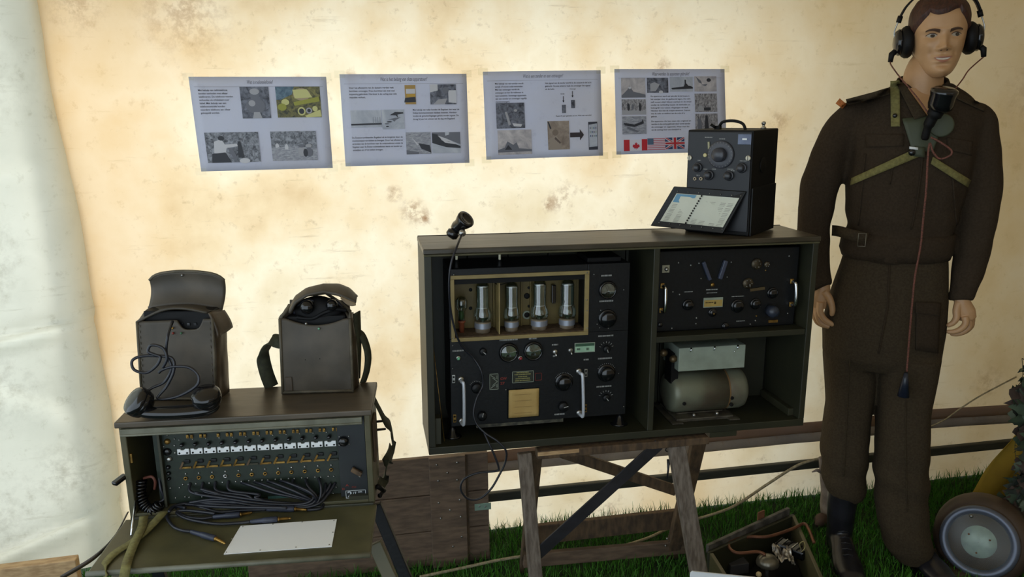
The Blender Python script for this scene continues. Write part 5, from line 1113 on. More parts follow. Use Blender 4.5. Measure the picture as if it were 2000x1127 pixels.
def loft(mb, rings, n=28, e=2.4):
    """rings of (centre, half width x, half depth y)"""
    vs = []; fs = []
    for c, a, b in rings:
        for k in range(n):
            t = 2*pi*k/n; ct, st_ = cos(t), sin(t)
            vs.append(c+V(a*abs(ct)**(2/e)*(1 if ct > 0 else -1), b*abs(st_)**(2/e)*(1 if st_ > 0 else -1), 0))
    N = len(rings)
    for i in range(N-1):
        for k in range(n): fs.append((i*n+k, i*n+(k+1) % n, (i+1)*n+(k+1) % n, (i+1)*n+k))
    fs += [tuple(range(n))[::-1], tuple((N-1)*n+k for k in range(n))]
    return mb.add(vs, fs, True)
def ringpx(xl, xr, y, b, d=0):
    l, r = q(xl, y, d), q(xr, y, d); return ((l+r)/2, (r.x-l.x)/2, b)
# --- jacket
jk = MB()
loft(jk, [ringpx(1648, 1850, 503, .112), ringpx(1643, 1856, 490, .118), ringpx(1648, 1862, 470, .114), ringpx(1654, 1864, 440, .116), ringpx(1652, 1874, 400, .122), ringpx(1650, 1890, 350, .128), ringpx(1655, 1905, 300, .126), ringpx(1654, 1918, 250, .112), ringpx(1662, 1922, 222, .092), ringpx(1688, 1900, 196, .074), ringpx(1722, 1872, 178, .058), ringpx(1752, 1856, 164, .05)])
def arm(path, parent_mb):
    pts = [q(a, b, d) for a, b, d, r in path]; rs = [r*MN.mpp(p) for p, (_, _, _, r) in zip(pts, path)]
    P_ = crom(pts, 6); R_ = []
    for i in range(len(rs)-1):
        for k in range(6): t = k/6; t = t*t*(3-2*t); R_.append(rs[i]*(1-t)+rs[i+1]*t)
    R_.append(rs[-1]); parent_mb.tube(P_, R_, 20)
LA = [(1690, 214, 0, 18), (1664, 222, 0, 27), (1640, 262, 0, 33), (1615, 320, .0, 36), (1598, 380, .01, 35), (1587, 440, .01, 32), (1589, 500, -.01, 29), (1599, 545, -.03, 24), (1605, 562, -.04, 21)]
RA = [(1890, 220, 0, 18), (1913, 232, .0, 28), (1917, 290, .0, 34), (1916, 350, .01, 37), (1911, 410, .01, 37), (1902, 470, .0, 34), (1889, 530, -.02, 29), (1878, 575, -.04, 24), (1877, 588, -.045, 22)]
arm(LA, jk); arm(RA, jk)
def jfold(c, n):
    d = 0
    d += .004*sin(c.z*70+c.x*6)*max(0, min(1, (1.22-c.z)/.1))*max(0, min(1, (c.z-1.06)/.05)) if abs(c.x) < .17 else .004*sin(c.z*48+c.y*20)*noise.noise(c*5)
    return d
jacket = remesh(jk, 'jacket', SERGE2, mn, .0062, 5, wr=.010, wscale=7, wst=(1.5, 1, .8), extra=jfold)
# waistband with buckle strap
def band(name, rings, m, off=.004, open_=False):
    mb = MB(); loft(mb, [(c, a+off, b+off) for c, a, b in rings], 40); return mb.build(name, m, mn)
band('waistband', [ringpx(1646, 1851, 500, .113), ringpx(1642, 1857, 486, .119), ringpx(1646, 1860, 466, .116), ringpx(1649, 1862, 452, .114)], SERGE2, .004)
yb = -.118
ribbon('belt_tab', [q(1626, 450, .02), q(1640, 452, -.06), q(1660, 458, -.105), q(1694, 466, -.130)], .034, SERGE, mn, (0, 0, 1), th=.004)
a, b = q(1675, 481, -.135), q(1692, 456, -.135)
MB().tube([a, V(a.x, a.y, b.z), b, V(b.x, b.y, a.z), a], .0016, 6).build('buckle', mat('dull_steel', (110, 104, 90), rough=.4, metal=.6), mn)
# collar and placket, pocket flaps, epaulettes drawn over the jacket surface by ray casting
bpy.context.view_layer.update()
from mathutils.bvhtree import BVHTree
def bvh(o):
    me = o.data; return BVHTree.FromPolygons([v.co for v in me.vertices], [tuple(p.vertices) for p in me.polygons])
JB = bvh(jacket)
def on(B, px, py, off=.003, dflt=-.12):
    o = MN.I @ CL; d = (MN.I.to_3x3() @ ray(px, py)).normalized(); h = B.ray_cast(o, d)
    return (h[0]-d*off) if h[0] else q(px, py, dflt)
def patch(name, B, pts, m, off=.004, th=.003, nu=10, nv=6, par=None):
    """pts = tl,tr,br,bl pixels, laid on the surface"""
    tl_, tr__, br__, bl__ = [Vector((p[0], p[1])) for p in pts]
    def fn(u, v):
        p = (tl_*(1-u)+tr__*u)*(1-v)+(bl__*(1-u)+br__*u)*v; return on(B, p.x, p.y, off)
    return MB().grid(fn, nu, nv).build(name, m, par or mn, solid=th)
def line_on(name, B, pts, r, m, off=.002, par=None):
    L_ = []
    for i in range(len(pts)-1):
        a = Vector(pts[i]); b = Vector(pts[i+1]); n = max(2, int((b-a).length/10))
        for k in range(n): c = a.lerp(b, k/n); L_.append(on(B, c.x, c.y, off))
    L_.append(on(B, *pts[-1], off)); return MB().tube(L_, r, 6).build(name, m, par or mn)
patch('pocket_flap', JB, ((1690, 262), (1765, 262), (1765, 285), (1692, 288)), SERGE2, .003)
patch('pocket_flap', JB, ((1850, 268), (1900, 276), (1898, 304), (1850, 292)), SERGE2, .003)
line_on('placket_edge', JB, [(1806, 250), (1800, 330), (1790, 400), (1780, 448)], .0025, SERGE2)
line_on('pleat', JB, [(1690, 300), (1684, 360), (1676, 440)], .003, SERGE2); line_on('pleat', JB, [(1745, 315), (1738, 360)], .0025, SERGE2); line_on('pleat', JB, [(1860, 330), (1868, 440)], .003, SERGE2)
patch('epaulette', JB, ((1652, 194), (1735, 172), (1738, 184), (1656, 206)), SERGE, .006)
patch('epaulette', JB, ((1866, 176), (1926, 208), (1922, 218), (1862, 190)), SERGE, .006)
patch('shoulder_title', JB, ((1640, 192), (1653, 203), (1645, 212), (1632, 202)), mat('orange_title', (182, 104, 40), (150, 84, 34), rough=.7, scale=200), .007)
for pts in ([(1752, 158), (1760, 185), (1775, 205), (1800, 226)],):
    pass
col = MB()
def colfn(u, v):
    a_ = radians(-38+256*u); c = (q(1752, 164)+q(1852, 164))/2; r1, r2 = .068, .050
    top = V(c.x+.078*cos(a_)*.88, .055*sin(a_), c.z+.012+.018*sin(a_)); bot = V(c.x+.086*cos(a_), .075*sin(a_), c.z-.03)
    return top*(1-v)+bot*v
MB().grid(colfn, 30, 5).build('collar', SERGE, mn, solid=.006)
def vfn(u, v):
    l = Vector((1768, 172)).lerp(Vector((1806, 226)), v); r = Vector((1838, 172)).lerp(Vector((1816, 226)), v); p = l.lerp(r, u); return on(JB, p.x, p.y, .007)
MB().grid(vfn, 10, 12).build('neck_opening', SKIN, mn)
# lapels framing the open neck
for pts in (((1752, 166), (1766, 164), (1810, 226), (1786, 234)), ((1840, 166), (1858, 172), (1844, 226), (1816, 226))):
    tl_, tr__, br__, bl__ = [Vector(p) for p in pts]
    MB().grid(lambda u, v: on(JB, *((tl_*(1-u)+tr__*u)*(1-v)+(bl__*(1-u)+br__*u)*v), .011), 6, 10).build('lapel', SERGE, mn, solid=.006)
# --- trousers
tr0 = MB()
loft(tr0, [ringpx(1650, 1850, 480, .100), ringpx(1640, 1852, 520, .112), ringpx(1622, 1852, 580, .124), ringpx(1608, 1848, 640, .128), ringpx(1606, 1840, 690, .122), ringpx(1612, 1835, 712, .10)])
def legloft(rows):
    rings = []
    for xl, xr, y, d, b in rows:
        rings.append(ringpx(xl, xr, y, b, d))
    return rings
loft(tr0, legloft([(1607, 1708, 690, .02, .112), (1610, 1710, 740, .02, .105), (1612, 1702, 790, .015, .098), (1606, 1697, 840, .01, .090), (1603, 1693, 890, .0, .085), (1605, 1692, 930, -.005, .082), (1612, 1690, 955, -.01, .074), (1624, 1684, 972, -.015, .060)]))
loft(tr0, legloft([(1712, 1840, 690, -.01, .115), (1712, 1830, 740, -.02, .108), (1713, 1818, 800, -.03, .100), (1710, 1815, 860, -.04, .094), (1707, 1815, 920, -.045, .090), (1708, 1815, 980, -.05, .088), (1712, 1822, 1030, -.055, .090), (1722, 1824, 1065, -.06, .086), (1748, 1810, 1092, -.065, .066)]))
def tfold(c, n):
    return .004*sin(c.z*60+c.x*14)*max(0, 1-abs(c.z-.30)/.16)+.005*sin(c.z*36+c.x*30)*max(0, 1-abs(c.z-.12)/.12)
trs = remesh(tr0, 'trousers', SERGE, mn, .0066, 4, wr=.008, wscale=5, wst=(1.8, 1, .55), extra=tfold)
TB = bvh(trs)
line_on('crease', TB, [(1660, 700), (1655, 800), (1648, 930)], .002, SERGE); line_on('crease', TB, [(1772, 700), (1768, 850), (1772, 1000)], .002, SERGE)
line_on('fly_edge', TB, [(1738, 510), (1734, 600), (1716, 690)], .003, SERGE2)
patch('thigh_pocket', TB, ((1790, 596), (1836, 600), (1832, 690), (1788, 684)), SERGE2, .006, th=.004); patch('pocket_flap', TB, ((1788, 590), (1838, 592), (1836, 618), (1788, 612)), SERGE2, .010, th=.003)
# --- boots
def boot(px, py, d, heel, toe, name, hgt):
    h = Vector(heel); t = Vector(toe); dirv = (t-h).normalized(); side = V(-dirv.y, dirv.x, 0); mb = MB(); L_ = (t-h).length
    rings = []
    for k, (s, w, z0, z1) in enumerate(((0, .026, .008, .10), (.06, .036, .004, .115), (.25, .040, .006, .115), (.42, .040, .010, .095), (.58, .046, .008, .072), (.75, .050, .004, .060), (.90, .044, .004, .050), (.98, .026, .006, .036), (1.0, .012, .01, .026))):
        c = h+dirv*(L_*s); n = 18
        rings.append([c+side*(w*cos(2*pi*j/n))+V(0, 0, (z0+z1)/2+(z1-z0)/2*sin(2*pi*j/n)) for j in range(n)])
    vs = [p for r in rings for p in r]; n = 18; N = len(rings)
    fs = [(i*n+j, i*n+(j+1) % n, (i+1)*n+(j+1) % n, (i+1)*n+j) for i in range(N-1) for j in range(n)]+[tuple(range(n))[::-1], tuple((N-1)*n+j for j in range(n))]
    mb.add(vs, fs, True); a0 = h+dirv*.055
    mb.tube([a0+V(0, 0, .04), a0+V(0, 0, .12), a0+V(0, 0, hgt)], [.042, .044, .050], 18)
    o = remesh(mb, name, mat('black_boot_leather', (22, 22, 26), (34, 34, 40), rough=.3, scale=30) if 'blm' not in globals() else blm, mn, .005, 3); globals()['blm'] = o.data.materials[0]
    sl_ = MB(); so = [h+dirv*(L_*s)+side*w for s, w in ((-.02, .018), (.05, .036), (.3, .038), (.45, .038), (.62, .048), (.8, .051), (.95, .036), (1.02, .01))]; so2 = [h+dirv*(L_*s)-side*w for s, w in ((1.02, .01), (.95, .036), (.8, .051), (.62, .048), (.45, .038), (.3, .038), (.05, .036), (-.02, .018))]
    sp = so+so2; sl_.prism([(p.x, p.y) for p in sp], lambda p: V(p[0], p[1], .0), lambda p: V(p[0], p[1], .014)); sl_.build('sole', BLACKM, o)
    for k in range(5):
        c = h+dirv*(.105+.018*k)+V(0, 0, .112-.011*k); MB().tube([c-side*.016, c+V(0, 0, .005), c+side*.016], .0022, 6).build('lace', RUBBER, o)
    return o
l2 = lambda wx, wy: MN.I @ V(wx, wy, 0)
boot(0, 0, 0, l2(1.575, -.36), l2(1.485, -.61), 'boot', .25)
boot(0, 0, 0, l2(1.790, -.40), l2(1.775, -.69), 'boot', .17)
# --- body: core under clothes, neck, head and hands in one mesh
HC = q(1827, 152, -.02); HT = q(1838, -10, -.02)        # chin height and crown height
hs_ = (HT.z-HC.z)/23.0                                   # one head unit (cm)
HYAW = radians(-2); HTILT = radians(-2)
Wd = [(0, 1.8), (.6, 3.0), (1.5, 3.9), (3, 4.8), (5, 5.6), (8, 6.4), (11, 6.9), (14, 7.2), (17, 7.1), (19, 6.5), (21, 5.0), (22.3, 3.1), (23, .01)]
Fd = [(0, 6.9), (.6, 7.9), (1.5, 8.5), (3, 8.6), (5, 8.6), (8, 8.6), (11, 8.8), (14, 9.1), (17, 8.7), (19, 7.6), (21, 5.4), (22.3, 3.2), (23, .01)]
Bd = [(0, 1.0), (1.5, 2.6), (3, 4.6), (5, 6.6), (8, 8.4), (11, 9.4), (14, 9.7), (17, 9.2), (19, 8.0), (21, 5.6), (22.3, 3.2), (23, .01)]
def itp(T, z):
    if z <= T[0][0]: return T[0][1]
    for (a, va), (b, vb) in zip(T, T[1:]):
        if z <= b: 
            t = (z-a)/(b-a); return va+(vb-va)*t
    return T[-1][1]
def ss(T, z): return (itp(T, z-.35)+itp(T, z)*2+itp(T, z+.35))/4 if z < 22.4 else itp(T, z)
G = [(0, 11.2, .5, 1.0, 1.6), (0, 9.7, 1.25, .85, 1.3), (0, 8.3, 2.1, .95, .85), (0, 7.7, .8, 1.5, .5), (-1.35, 7.8, .75, .55, .55), (1.35, 7.8, .75, .55, .55),
     (-3.1, 11.5, -1.25, 1.7, .95), (3.1, 11.5, -1.25, 1.7, .95), (-3.1, 11.4, .65, .95, .6), (3.1, 11.4, .65, .95, .6), (-2.9, 12.9, .55, 2.2, .5), (2.9, 12.9, .55, 2.2, .5),
     (-4.2, 8.9, .6, 1.7, 1.6), (4.2, 8.9, .6, 1.7, 1.6), (0, 5.55, .6, 2.0, .38), (0, 4.35, .65, 1.6, .42), (0, 4.95, -.45, 2.2, .22), (0, 3.3, -.6, 1.8, .5), (0, 1.7, .7, 1.6, 1.1),
     (0, 6.5, -.25, .35, .5), (-3.0, 6.4, -.35, .5, 1.1), (3.0, 6.4, -.35, .5, 1.1)]
def face_add(x, z):
    return sum(A*exp(-((x-x0)/sx)**2-((z-z0)/sz)**2) for x0, z0, A, sx, sz in G)
def headp(a, z, off=0):
    """a: angle from straight ahead; returns cm coords (x right, y forward, z up)"""
    w = ss(Wd, z); f = ss(Fd, z); b = ss(Bd, z); ca, sa = cos(a), sin(a)
    e = .86 if ca > 0 else 1.0
    x = w*abs(sa)**e*(1 if sa > 0 else -1); y = (f if ca > 0 else b)*abs(ca)**e*(1 if ca > 0 else -1)
    if ca > .1: y += face_add(x, z)*min(1, (ca-.1)/.3)
    if off:
        l = sqrt((x/w if w > .1 else 0)**2+1e-9); n = V(x/(w+.1)**2, y/((f if y > 0 else b)+.1)**2, (z-12)/130).normalized(); return V(x, y, z)+n*off
    return V(x, y, z)
def H(v):   # head cm -> mannequin local (viewer's right is +x; forward is -y)
    p = V(v.x, -(v.y+1.5), v.z-11)*hs_
    p = Matrix.Rotation(HTILT, 3, 'Y') @ (Matrix.Rotation(HYAW, 3, 'Z') @ p)
    return p+V((HC.x+HT.x)/2, -.005, HC.z+11*hs_)
body = MB(); vs = []; fs = []; na, nz = 120, 92
zs_ = [23*(1-cos(pi*(k/(nz-1))**.92))/2 if False else 22.98*(k/(nz-1)) for k in range(nz)]
for z in zs_:
    for k in range(na):
        t = k/na*2-1; a_ = pi*(t*.55+.45*t**3); vs.append(H(headp(a_, z)))
for i in range(nz-1):
    for k in range(na): fs.append((i*na+k, i*na+(k+1) % na, (i+1)*na+(k+1) % na, (i+1)*na+k))
fs += [tuple(range(na))[::-1], tuple((nz-1)*na+k for k in range(na))]
body.add(vs, fs, True)
HCg = H(V(0, -1.5, 6))
nk = crom([q(1805, 240, -.005), q(1803, 205, -.01), q(1802, 175, -.01), q(1806, 140, -.01)+V(0, 0, 0), HCg], 5)
body.tube(nk, [.080, .078, .074, .070, .066, .063, .061, .059, .058, .057, .057, .057, .056, .056, .055, .054, .054, .053, .052, .050, .045], 28)
# chest in the open neck
loft(body, [ringpx(1700, 1880, 330, .08), ringpx(1700, 1885, 260, .085), ringpx(1740, 1865, 215, .075), ringpx(1765, 1845, 190, .055)], 24)
def core(path):
    pts = [q(a, b, d) for a, b, d, r in path]; body.tube(pts, [r*.55*MN.mpp(p) for p, (_, _, _, r) in zip(pts, path)], 12)
core(LA); core(RA)
core([(1740, 330, 0, 100), (1745, 480, 0, 90), (1730, 620, 0, 95)]); core([(1665, 690, 0, 50), (1650, 940, -.01, 36)]); core([(1770, 690, -.02, 50), (1768, 1060, -.05, 38)])
def hand(wr, palm, fingers, thumb, width):
    hb = MB()
    pts = [q(*p[:3]) for p in wr+palm]; rs = [p[3]*MN.mpp(q(*p[:3])) for p in wr+palm]
    hb.tube(pts, rs, 16, flat=width)
    for fch in fingers+[thumb]:
        P_ = crom([q(*p[:3]) for p in fch], 4); r0 = [p[3] for p in fch]; R_ = []
        for i in range(len(r0)-1): R_ += [(r0[i]*(1-k/4)+r0[i+1]*k/4)*MN.mpp(P_[0]) for k in range(4)]
        R_.append(r0[-1]*MN.mpp(P_[0])); hb.tube(P_, R_, 10); ball(hb, P_[-1], R_[-1], 10)
    me = bpy.data.meshes.new('h'); me.from_pydata(hb.v, [], hb.f)
    o = remesh(hb, 'h', SKIN, None, .0019, 3); m2 = o.data
    body.add([v.co.copy() for v in m2.vertices], [tuple(p.vertices) for p in m2.polygons], True)
    bpy.data.objects.remove(o)
hand([(1606, 550, -.035, 14), (1607, 566, -.04, 14)], [(1602, 582, -.04, 16), (1598, 600, -.04, 15)],
     [[(1603, 590, -.058, 7), (1602, 608, -.060, 6.5), (1609, 622, -.062, 6), (1621, 631, -.062, 5.4), (1631, 635, -.062, 4.6)],
      [(1599, 596, -.040, 7), (1597, 614, -.044, 6.5), (1602, 628, -.046, 6), (1613, 636, -.048, 5.4), (1622, 638, -.05, 4.6)],
      [(1594, 596, -.022, 7), (1592, 614, -.026, 6.3), (1596, 628, -.028, 5.8), (1606, 635, -.030, 5), (1613, 636, -.03, 4.4)],
      [(1590, 592, -.006, 6), (1587, 608, -.008, 5.5), (1590, 619, -.010, 5), (1597, 626, -.012, 4.2)]],
     [(1610, 570, -.05, 8), (1619, 581, -.056, 7), (1624, 594, -.060, 6.4), (1626, 606, -.062, 5.8), (1625, 613, -.062, 5)], .75)
hand([(1878, 576, -.045, 15), (1880, 592, -.05, 15)], [(1887, 608, -.05, 17), (1890, 622, -.048, 16)],
     [[(1884, 618, -.066, 7), (1886, 632, -.070, 6.6), (1876, 643, -.072, 6), (1863, 648, -.070, 5.2), (1853, 648, -.068, 4.4)],
      [(1890, 622, -.050, 7), (1893, 636, -.053, 6.6), (1883, 647, -.055, 6), (1870, 652, -.054, 5.2), (1860, 652, -.052, 4.6)],
      [(1894, 620, -.032, 7), (1897, 634, -.034, 6.3), (1888, 645, -.036, 5.8), (1877, 650, -.036, 5), (1868, 650, -.034, 4.4)],
      [(1896, 614, -.016, 6), (1899, 626, -.017, 5.5), (1893, 637, -.018, 5), (1884, 642, -.018, 4.2)]],
     [(1872, 592, -.055, 8), (1868, 606, -.062, 7.2), (1868, 620, -.068, 6.6), (1862, 630, -.070, 5.8), (1853, 635, -.070, 4.6)], .8)
bo = body.build('body', SKIN, mn, fix=False)
# facial features laid on the face
def fpt(x, z, off):
    # find angle giving that x
    lo, hi = -pi/2, pi/2
    for _ in range(24):
        m_ = (lo+hi)/2
        if headp(m_, z).x < x: lo = m_
        else: hi = m_
    p = headp((lo+hi)/2, z); p.y += off; return H(p)
def fpatch(name, fn, m, off, nu=14, nv=6, th=0):
    return MB().grid(lambda u, v: fpt(*fn(u, v), off), nu, nv).build(name, m, mn, solid=th)
BROW = mat('brow_brown', (72, 50, 34), rough=.8); LIP = mat('lip_skin', (166, 112, 88), rough=.5); EYW = mat('eye_white', (160, 148, 130), rough=.25); IRIS = mat('iris_dark', (46, 38, 30), rough=.15)
for s in (-1, 1):
    fpatch('eyebrow', lambda u, v: (s*(1.3+3.4*u), 12.45+.70*sin(u*2.4)-.25*u+(v-.5)*.95*(1-.55*u)), BROW, .10)
    fpatch('eye_white', lambda u, v: (s*(1.85+2.5*u), 11.35+.05*u+(v-.5)*1.05*sin(pi*u)**.7+.08*sin(pi*u)), EYW, .06)
    fpatch('iris', lambda u, v: (s*3.15+.25+.56*v*cos(2*pi*u), 11.42+.50*v*sin(2*pi*u)), IRIS, .12, 16, 3)
    fpatch('upper_lid', lambda u, v: (s*(1.75+2.8*u), 11.38+.58*sin(pi*min(1, u*1.02))**.8+v*.22), BROW, .13, 14, 2)
fpatch('lips', lambda u, v: (-2.4+4.8*u, 5.15+.35*abs(2*u-1)**2+(.12+.42*sin(pi*u)-.10*exp(-((u-.5)/.08)**2))*v), LIP, .05)
fpatch('lips', lambda u, v: (-2.3+4.6*u, 4.62+.85*abs(2*u-1)**2-(.08+.62*sin(pi*u))*v), LIP, .05)
fpatch('teeth', lambda u, v: (-1.9+3.8*u, 4.92+.42*abs(2*u-1)**2+(v-.5)*.55*sin(pi*u)**.5), mat('teeth_white', (214, 206, 196), rough=.3), .12)
for s in (-1, 1): fpatch('nostril', lambda u, v: (s*.75+.28*v*cos(2*pi*u), 7.25+.16*v*sin(2*pi*u)), mat('nostril_dark', (70, 48, 36), rough=.9), .04, 10, 2) if s == -1 else fpatch('nostril', lambda u, v: (s*.75+.28*v*cos(2*pi*u), 7.25+.16*v*sin(2*pi*u)), bpy.data.materials['nostril_dark'], .04, 10, 2)
# ears
for s in (-1, 1):
    c = V(s*7.1, -1.0, 10.3); mb = MB(); mb.lathe([(.02, 0), (1.5*hs_, .003), (1.7*hs_, .008), (1.1*hs_, .006), (.4*hs_, .004)], axisM(H(c), H(c+V(s, .1, 0))-H(c)), 18).build('ear', SKIN, mn)
# hair
def hairline(a):
    d = abs(a)
    if d < .55: return 17.6-.6*cos(a*4)+.5*sin(a*5)
    if d < 1.15: return 17.0-(d-.55)*6.0
    if d < 1.7: return 13.4-(d-1.15)*8
    if d < 2.1: return 9.0-(d-1.7)*8
    return 5.2
vs = []; fs = []; nz2 = 34
for i in range(nz2):
    for k in range(na):
        t = k/na*2-1; a_ = pi*(t*.55+.45*t**3); z0_ = hairline(a_); z = z0_+(22.95-z0_)*(i/(nz2-1)); th = .75*min(1, i/5)+.12*noise.noise(V(a_*9, z*.7, 3)) if i else .0
        p = headp(a_, z, th); p.z += (.55*min(1, (z-15)/6) if z > 15 else 0); vs.append(H(p))
for i in range(nz2-1):
    for k in range(na): fs.append((i*na+k, i*na+(k+1) % na, (i+1)*na+(k+1) % na, (i+1)*na+k))
fs.append(tuple((nz2-1)*na+k for k in range(na)))
mb = MB(); mb.add(vs, fs, True); mb.build('hair', HAIR, mn, fix=False)
# --- headphones
hp = bpy.data.objects.new('headphones', None); COL.objects.link(hp); hp.matrix_world = MN.M
tag(hp, 'black over-ear headphones worn on the mannequin head', 'headphones')
EC = [H(V(-9.6, -.2, 10.6)), H(V(9.6, -.2, 10.6))]
for s, c in zip((-1, 1), EC):
    ax = (H(V(s*9.6, -.2, 10.6))-H(V(s*8.6, -.2, 10.6))).normalized(); M = axisM(c-ax*.030, ax) 
    cu_ = MB().lathe([(.026, .0), (.041, .002), (.047, .010), (.047, .020), (.042, .028), (.038, .031)], M, 32).build('ear_cushion', BLACKM, hp)
    MB().lathe([(.038, .030), (.039, .038), (.032, .047), (.018, .051), (.001, .051)], M, 32).build('ear_cup', BLACKG, hp)
    k_ = c-ax*.03; e = k_+ax*.045+V(0, -.002, -.030)
    MB().tube([k_+ax*.038+V(0, 0, -.02), e+V(s*.010, -.004, -.004), e+V(s*.012, -.006, -.026)], [.009, .009, .007], 12).build('cable_boot', BLACKM, hp)
    we = [(1741, 128, -.11), (1757, 150, -.12), (1776, 172, -.14), (1795, 195, -.16), (1812, 220, -.17)] if s < 0 else [(1893, 136, -.09), (1880, 155, -.12), (1862, 178, -.17)]
    MB().tube(crom([e+V(s*.012, -.006, -.026)]+[q(*w_) for w_ in we], 8), .0020, 8).build('lead', CORD, hp)
    y0 = k_+ax*.046
    MB().tube(crom([y0+V(0, -.004, .0), y0+V(s*.006, 0, .030), H(V(s*10.6, 0, 17.0))], 6), .0022, 8).build('yoke_rod', STEEL, hp)
    MB().tube([H(V(s*10.7, 0, 16.2)), H(V(s*10.2, 0, 18.0))], .0075, 10).build('slider_block', BLACKM, hp)
bp = [H(V(-10.3, 0, 17.8)), H(V(-8.6, 0, 20.8)), H(V(-5.5, 0, 23.4)), H(V(0, 0, 24.7)), H(V(5.5, 0, 23.6)), H(V(8.8, 0, 21.0)), H(V(10.4, 0, 17.8))]
ribbon('headband', bp, .024, BLACKM, hp, H(V(0, 1, 0))-H(V(0, 0, 0)), th=.005)
lw = MB(); c = EC[0]+V(-.022, -.008, -.056)
wires = ([(1741, 112), (1757, 145), (1775, 170), (1795, 195), (1812, 215)], [(1900, 120), (1890, 138), (1877, 155), (1864, 178)])
for wp_ in ():
    MB().tube(crom([q(x, y, -.10-.02*i) for i, (x, y) in enumerate(wp_)], 8), .0020, 8).build('lead', CORD, hp)
# --- chest microphone set
cm = bpy.data.objects.new('chest_microphone', None); COL.objects.link(cm); cm.matrix_world = MN.M
tag(cm, 'black chest microphone on green plate with olive straps and hanging cord', 'microphone')
patch('breast_plate', JB, ((1762, 232), (1850, 222), (1822, 296), (1782, 296)), CHESTG, .010, .003, par=cm)
c = on(JB, 1838, 245, .012); MB().lathe([(.001, 0), (.034, 0), (.034, .006), (.030, .008), (.001, .008)], axisM(c, (-.1, -1, .1)), 28).build('side_disc', CHESTG, cm)
mc = q(1840, 195, -.185)
MB().lathe([(.020, -.032), (.031, -.026), (.034, -.012), (.034, .012), (.036, .020), (.036, .028), (.026, .034), (.001, .034)], axisM(mc, (.10, -.22, .95)), 32).build('mouthpiece', BLACKG, cm)
MB().tube(crom([q(1836, 206, -.175), q(1826, 222, -.17), q(1814, 244, -.16), q(1806, 272, -.145)], 6), [.026]*4+[.021]*4+[.015]*5+[.011]*5+[.009], 14).build('bent_neck', BLACKM, cm)
ball(MB(), q(1829, 212, -.205), .003, 8).build('red_dot', REDM, cm)
vst = patch('shoulder_strap', JB, ((1739, 158), (1757, 158), (1758, 247), (1740, 247)), WEB, .009, .003, 4, 16, cm)
MB().lathe([(.007, 0), (.006, .003), (.001, .004)], axisM(on(JB, 1748, 226, .012), (-.1, -1, 0)), 14).build('press_stud', BLACKG, cm)
patch('chest_strap', JB, ((1663, 348), (1795, 287), (1798, 305), (1661, 362)), WEB, .010, .003, 16, 3, cm)
patch('chest_strap', JB, ((1822, 306), (1896, 352), (1890, 366), (1818, 320)), WEB, .010, .003, 12, 3, cm)
patch('strap_slide', JB, ((1786, 285), (1806, 288), (1806, 308), (1784, 305)), CHESTG, .014, .003, 3, 3, cm)
MB().lathe([(.010, 0), (.009, .004), (.001, .005)], axisM(on(JB, 1781, 298, .016), (-.1, -1, 0)), 16).build('press_stud', BLACKG, cm)
patch('white_tab', JB, ((1776, 286), (1793, 288), (1793, 293), (1776, 291)), WHITEP, .016, .001, 3, 2, cm)
cp = [(1818, 268, -.165), (1840, 280, -.17), (1858, 294, -.17), (1855, 304, -.17), (1835, 310, -.165), (1822, 296, -.165), (1816, 280, -.165), (1812, 310, -.17), (1809, 370, -.172), (1803, 430, -.165), (1798, 480, -.165), (1787, 540, -.165), (1781, 600, -.165), (1776, 660, -.165), (1771, 726, -.165)]
MB().tube(crom([q(*p) for p in cp], 8), .0030, 8).build('cord', CORD, cm)
a, b = q(1770, 728, -.165), q(1764, 774, -.165)
MB().tube([a, a*.7+b*.3, b], [.0055, .0095, .0175], 20).build('cord_plug', mat('blue_black_rubber', (30, 36, 50), rough=.3), cm)
# ---------------------------------------------------------------- ropes
rp = MB().tube(crom([WF.y(1612, 893, -.10), WF.y(1560, 908, -.10), WF.y(1500, 945, -.11), WF.y(1440, 985, -.12), WF.y(1400, 1002, -.14), WF.z(1340, 1020, .03), WF.z(1300, 1035, .03), WF.z(1262, 1052, .035), WF.z(1200, 1070, .03), WF.z(1140, 1074, .03), WF.z(1060, 1082, .03), WF.z(985, 1092, .03), WF.z(900, 1110, .03), WF.z(820, 1127, .03)], 10), .0052, 8).build('tent_rope', ROPE)
tag(rp, 'pale rope running along the grass under cabinet and up past mannequin', 'rope')
tag(MB().tube(crom([WF.y(1815, 834, -.035), WF.y(1845, 820, -.04), WF.y(1880, 795, -.05), WF.y(1920, 770, -.06), WF.y(1985, 736, -.08)], 8), .0030, 8).build('guy_line', ROPE), 'thin pale line rising across canvas beside the camouflage net', 'rope')

# ---------------------------------------------------------------- birch log behind the left boot
f = Fr((1.625, -.20, 0)); q = lambda px, py, d=0: f.y(px, py, d)
lg = thing('weathered_post', f, 'pale weathered post with torn bark standing behind the left boot', 'post')
PALE = mat('pale_bark', (150, 136, 122), (112, 98, 88), rough=.8, scale=22, bump=.6)
pts = [q(1625, 1030), q(1622, 985), q(1619, 960), q(1612, 930), q(1606, 905), q(1602, 893)]
pts[0].z = 0
MB().tube(pts, [.040, .038, .028, .020, .012, .006], 14).build('bark_stem', PALE, lg)
MB().tube([q(1610, 925), q(1596, 918), q(1586, 922)], [.008, .006, .002], 8).build('torn_twig', PALE, lg)
MB().tube([V(0, .0, .0), V(-.02, -.03, .028), V(-.05, -.05, .02)], [.03, .024, .01], 10).build('root', mat('dark_bark', (84, 64, 54), rough=.8), lg)

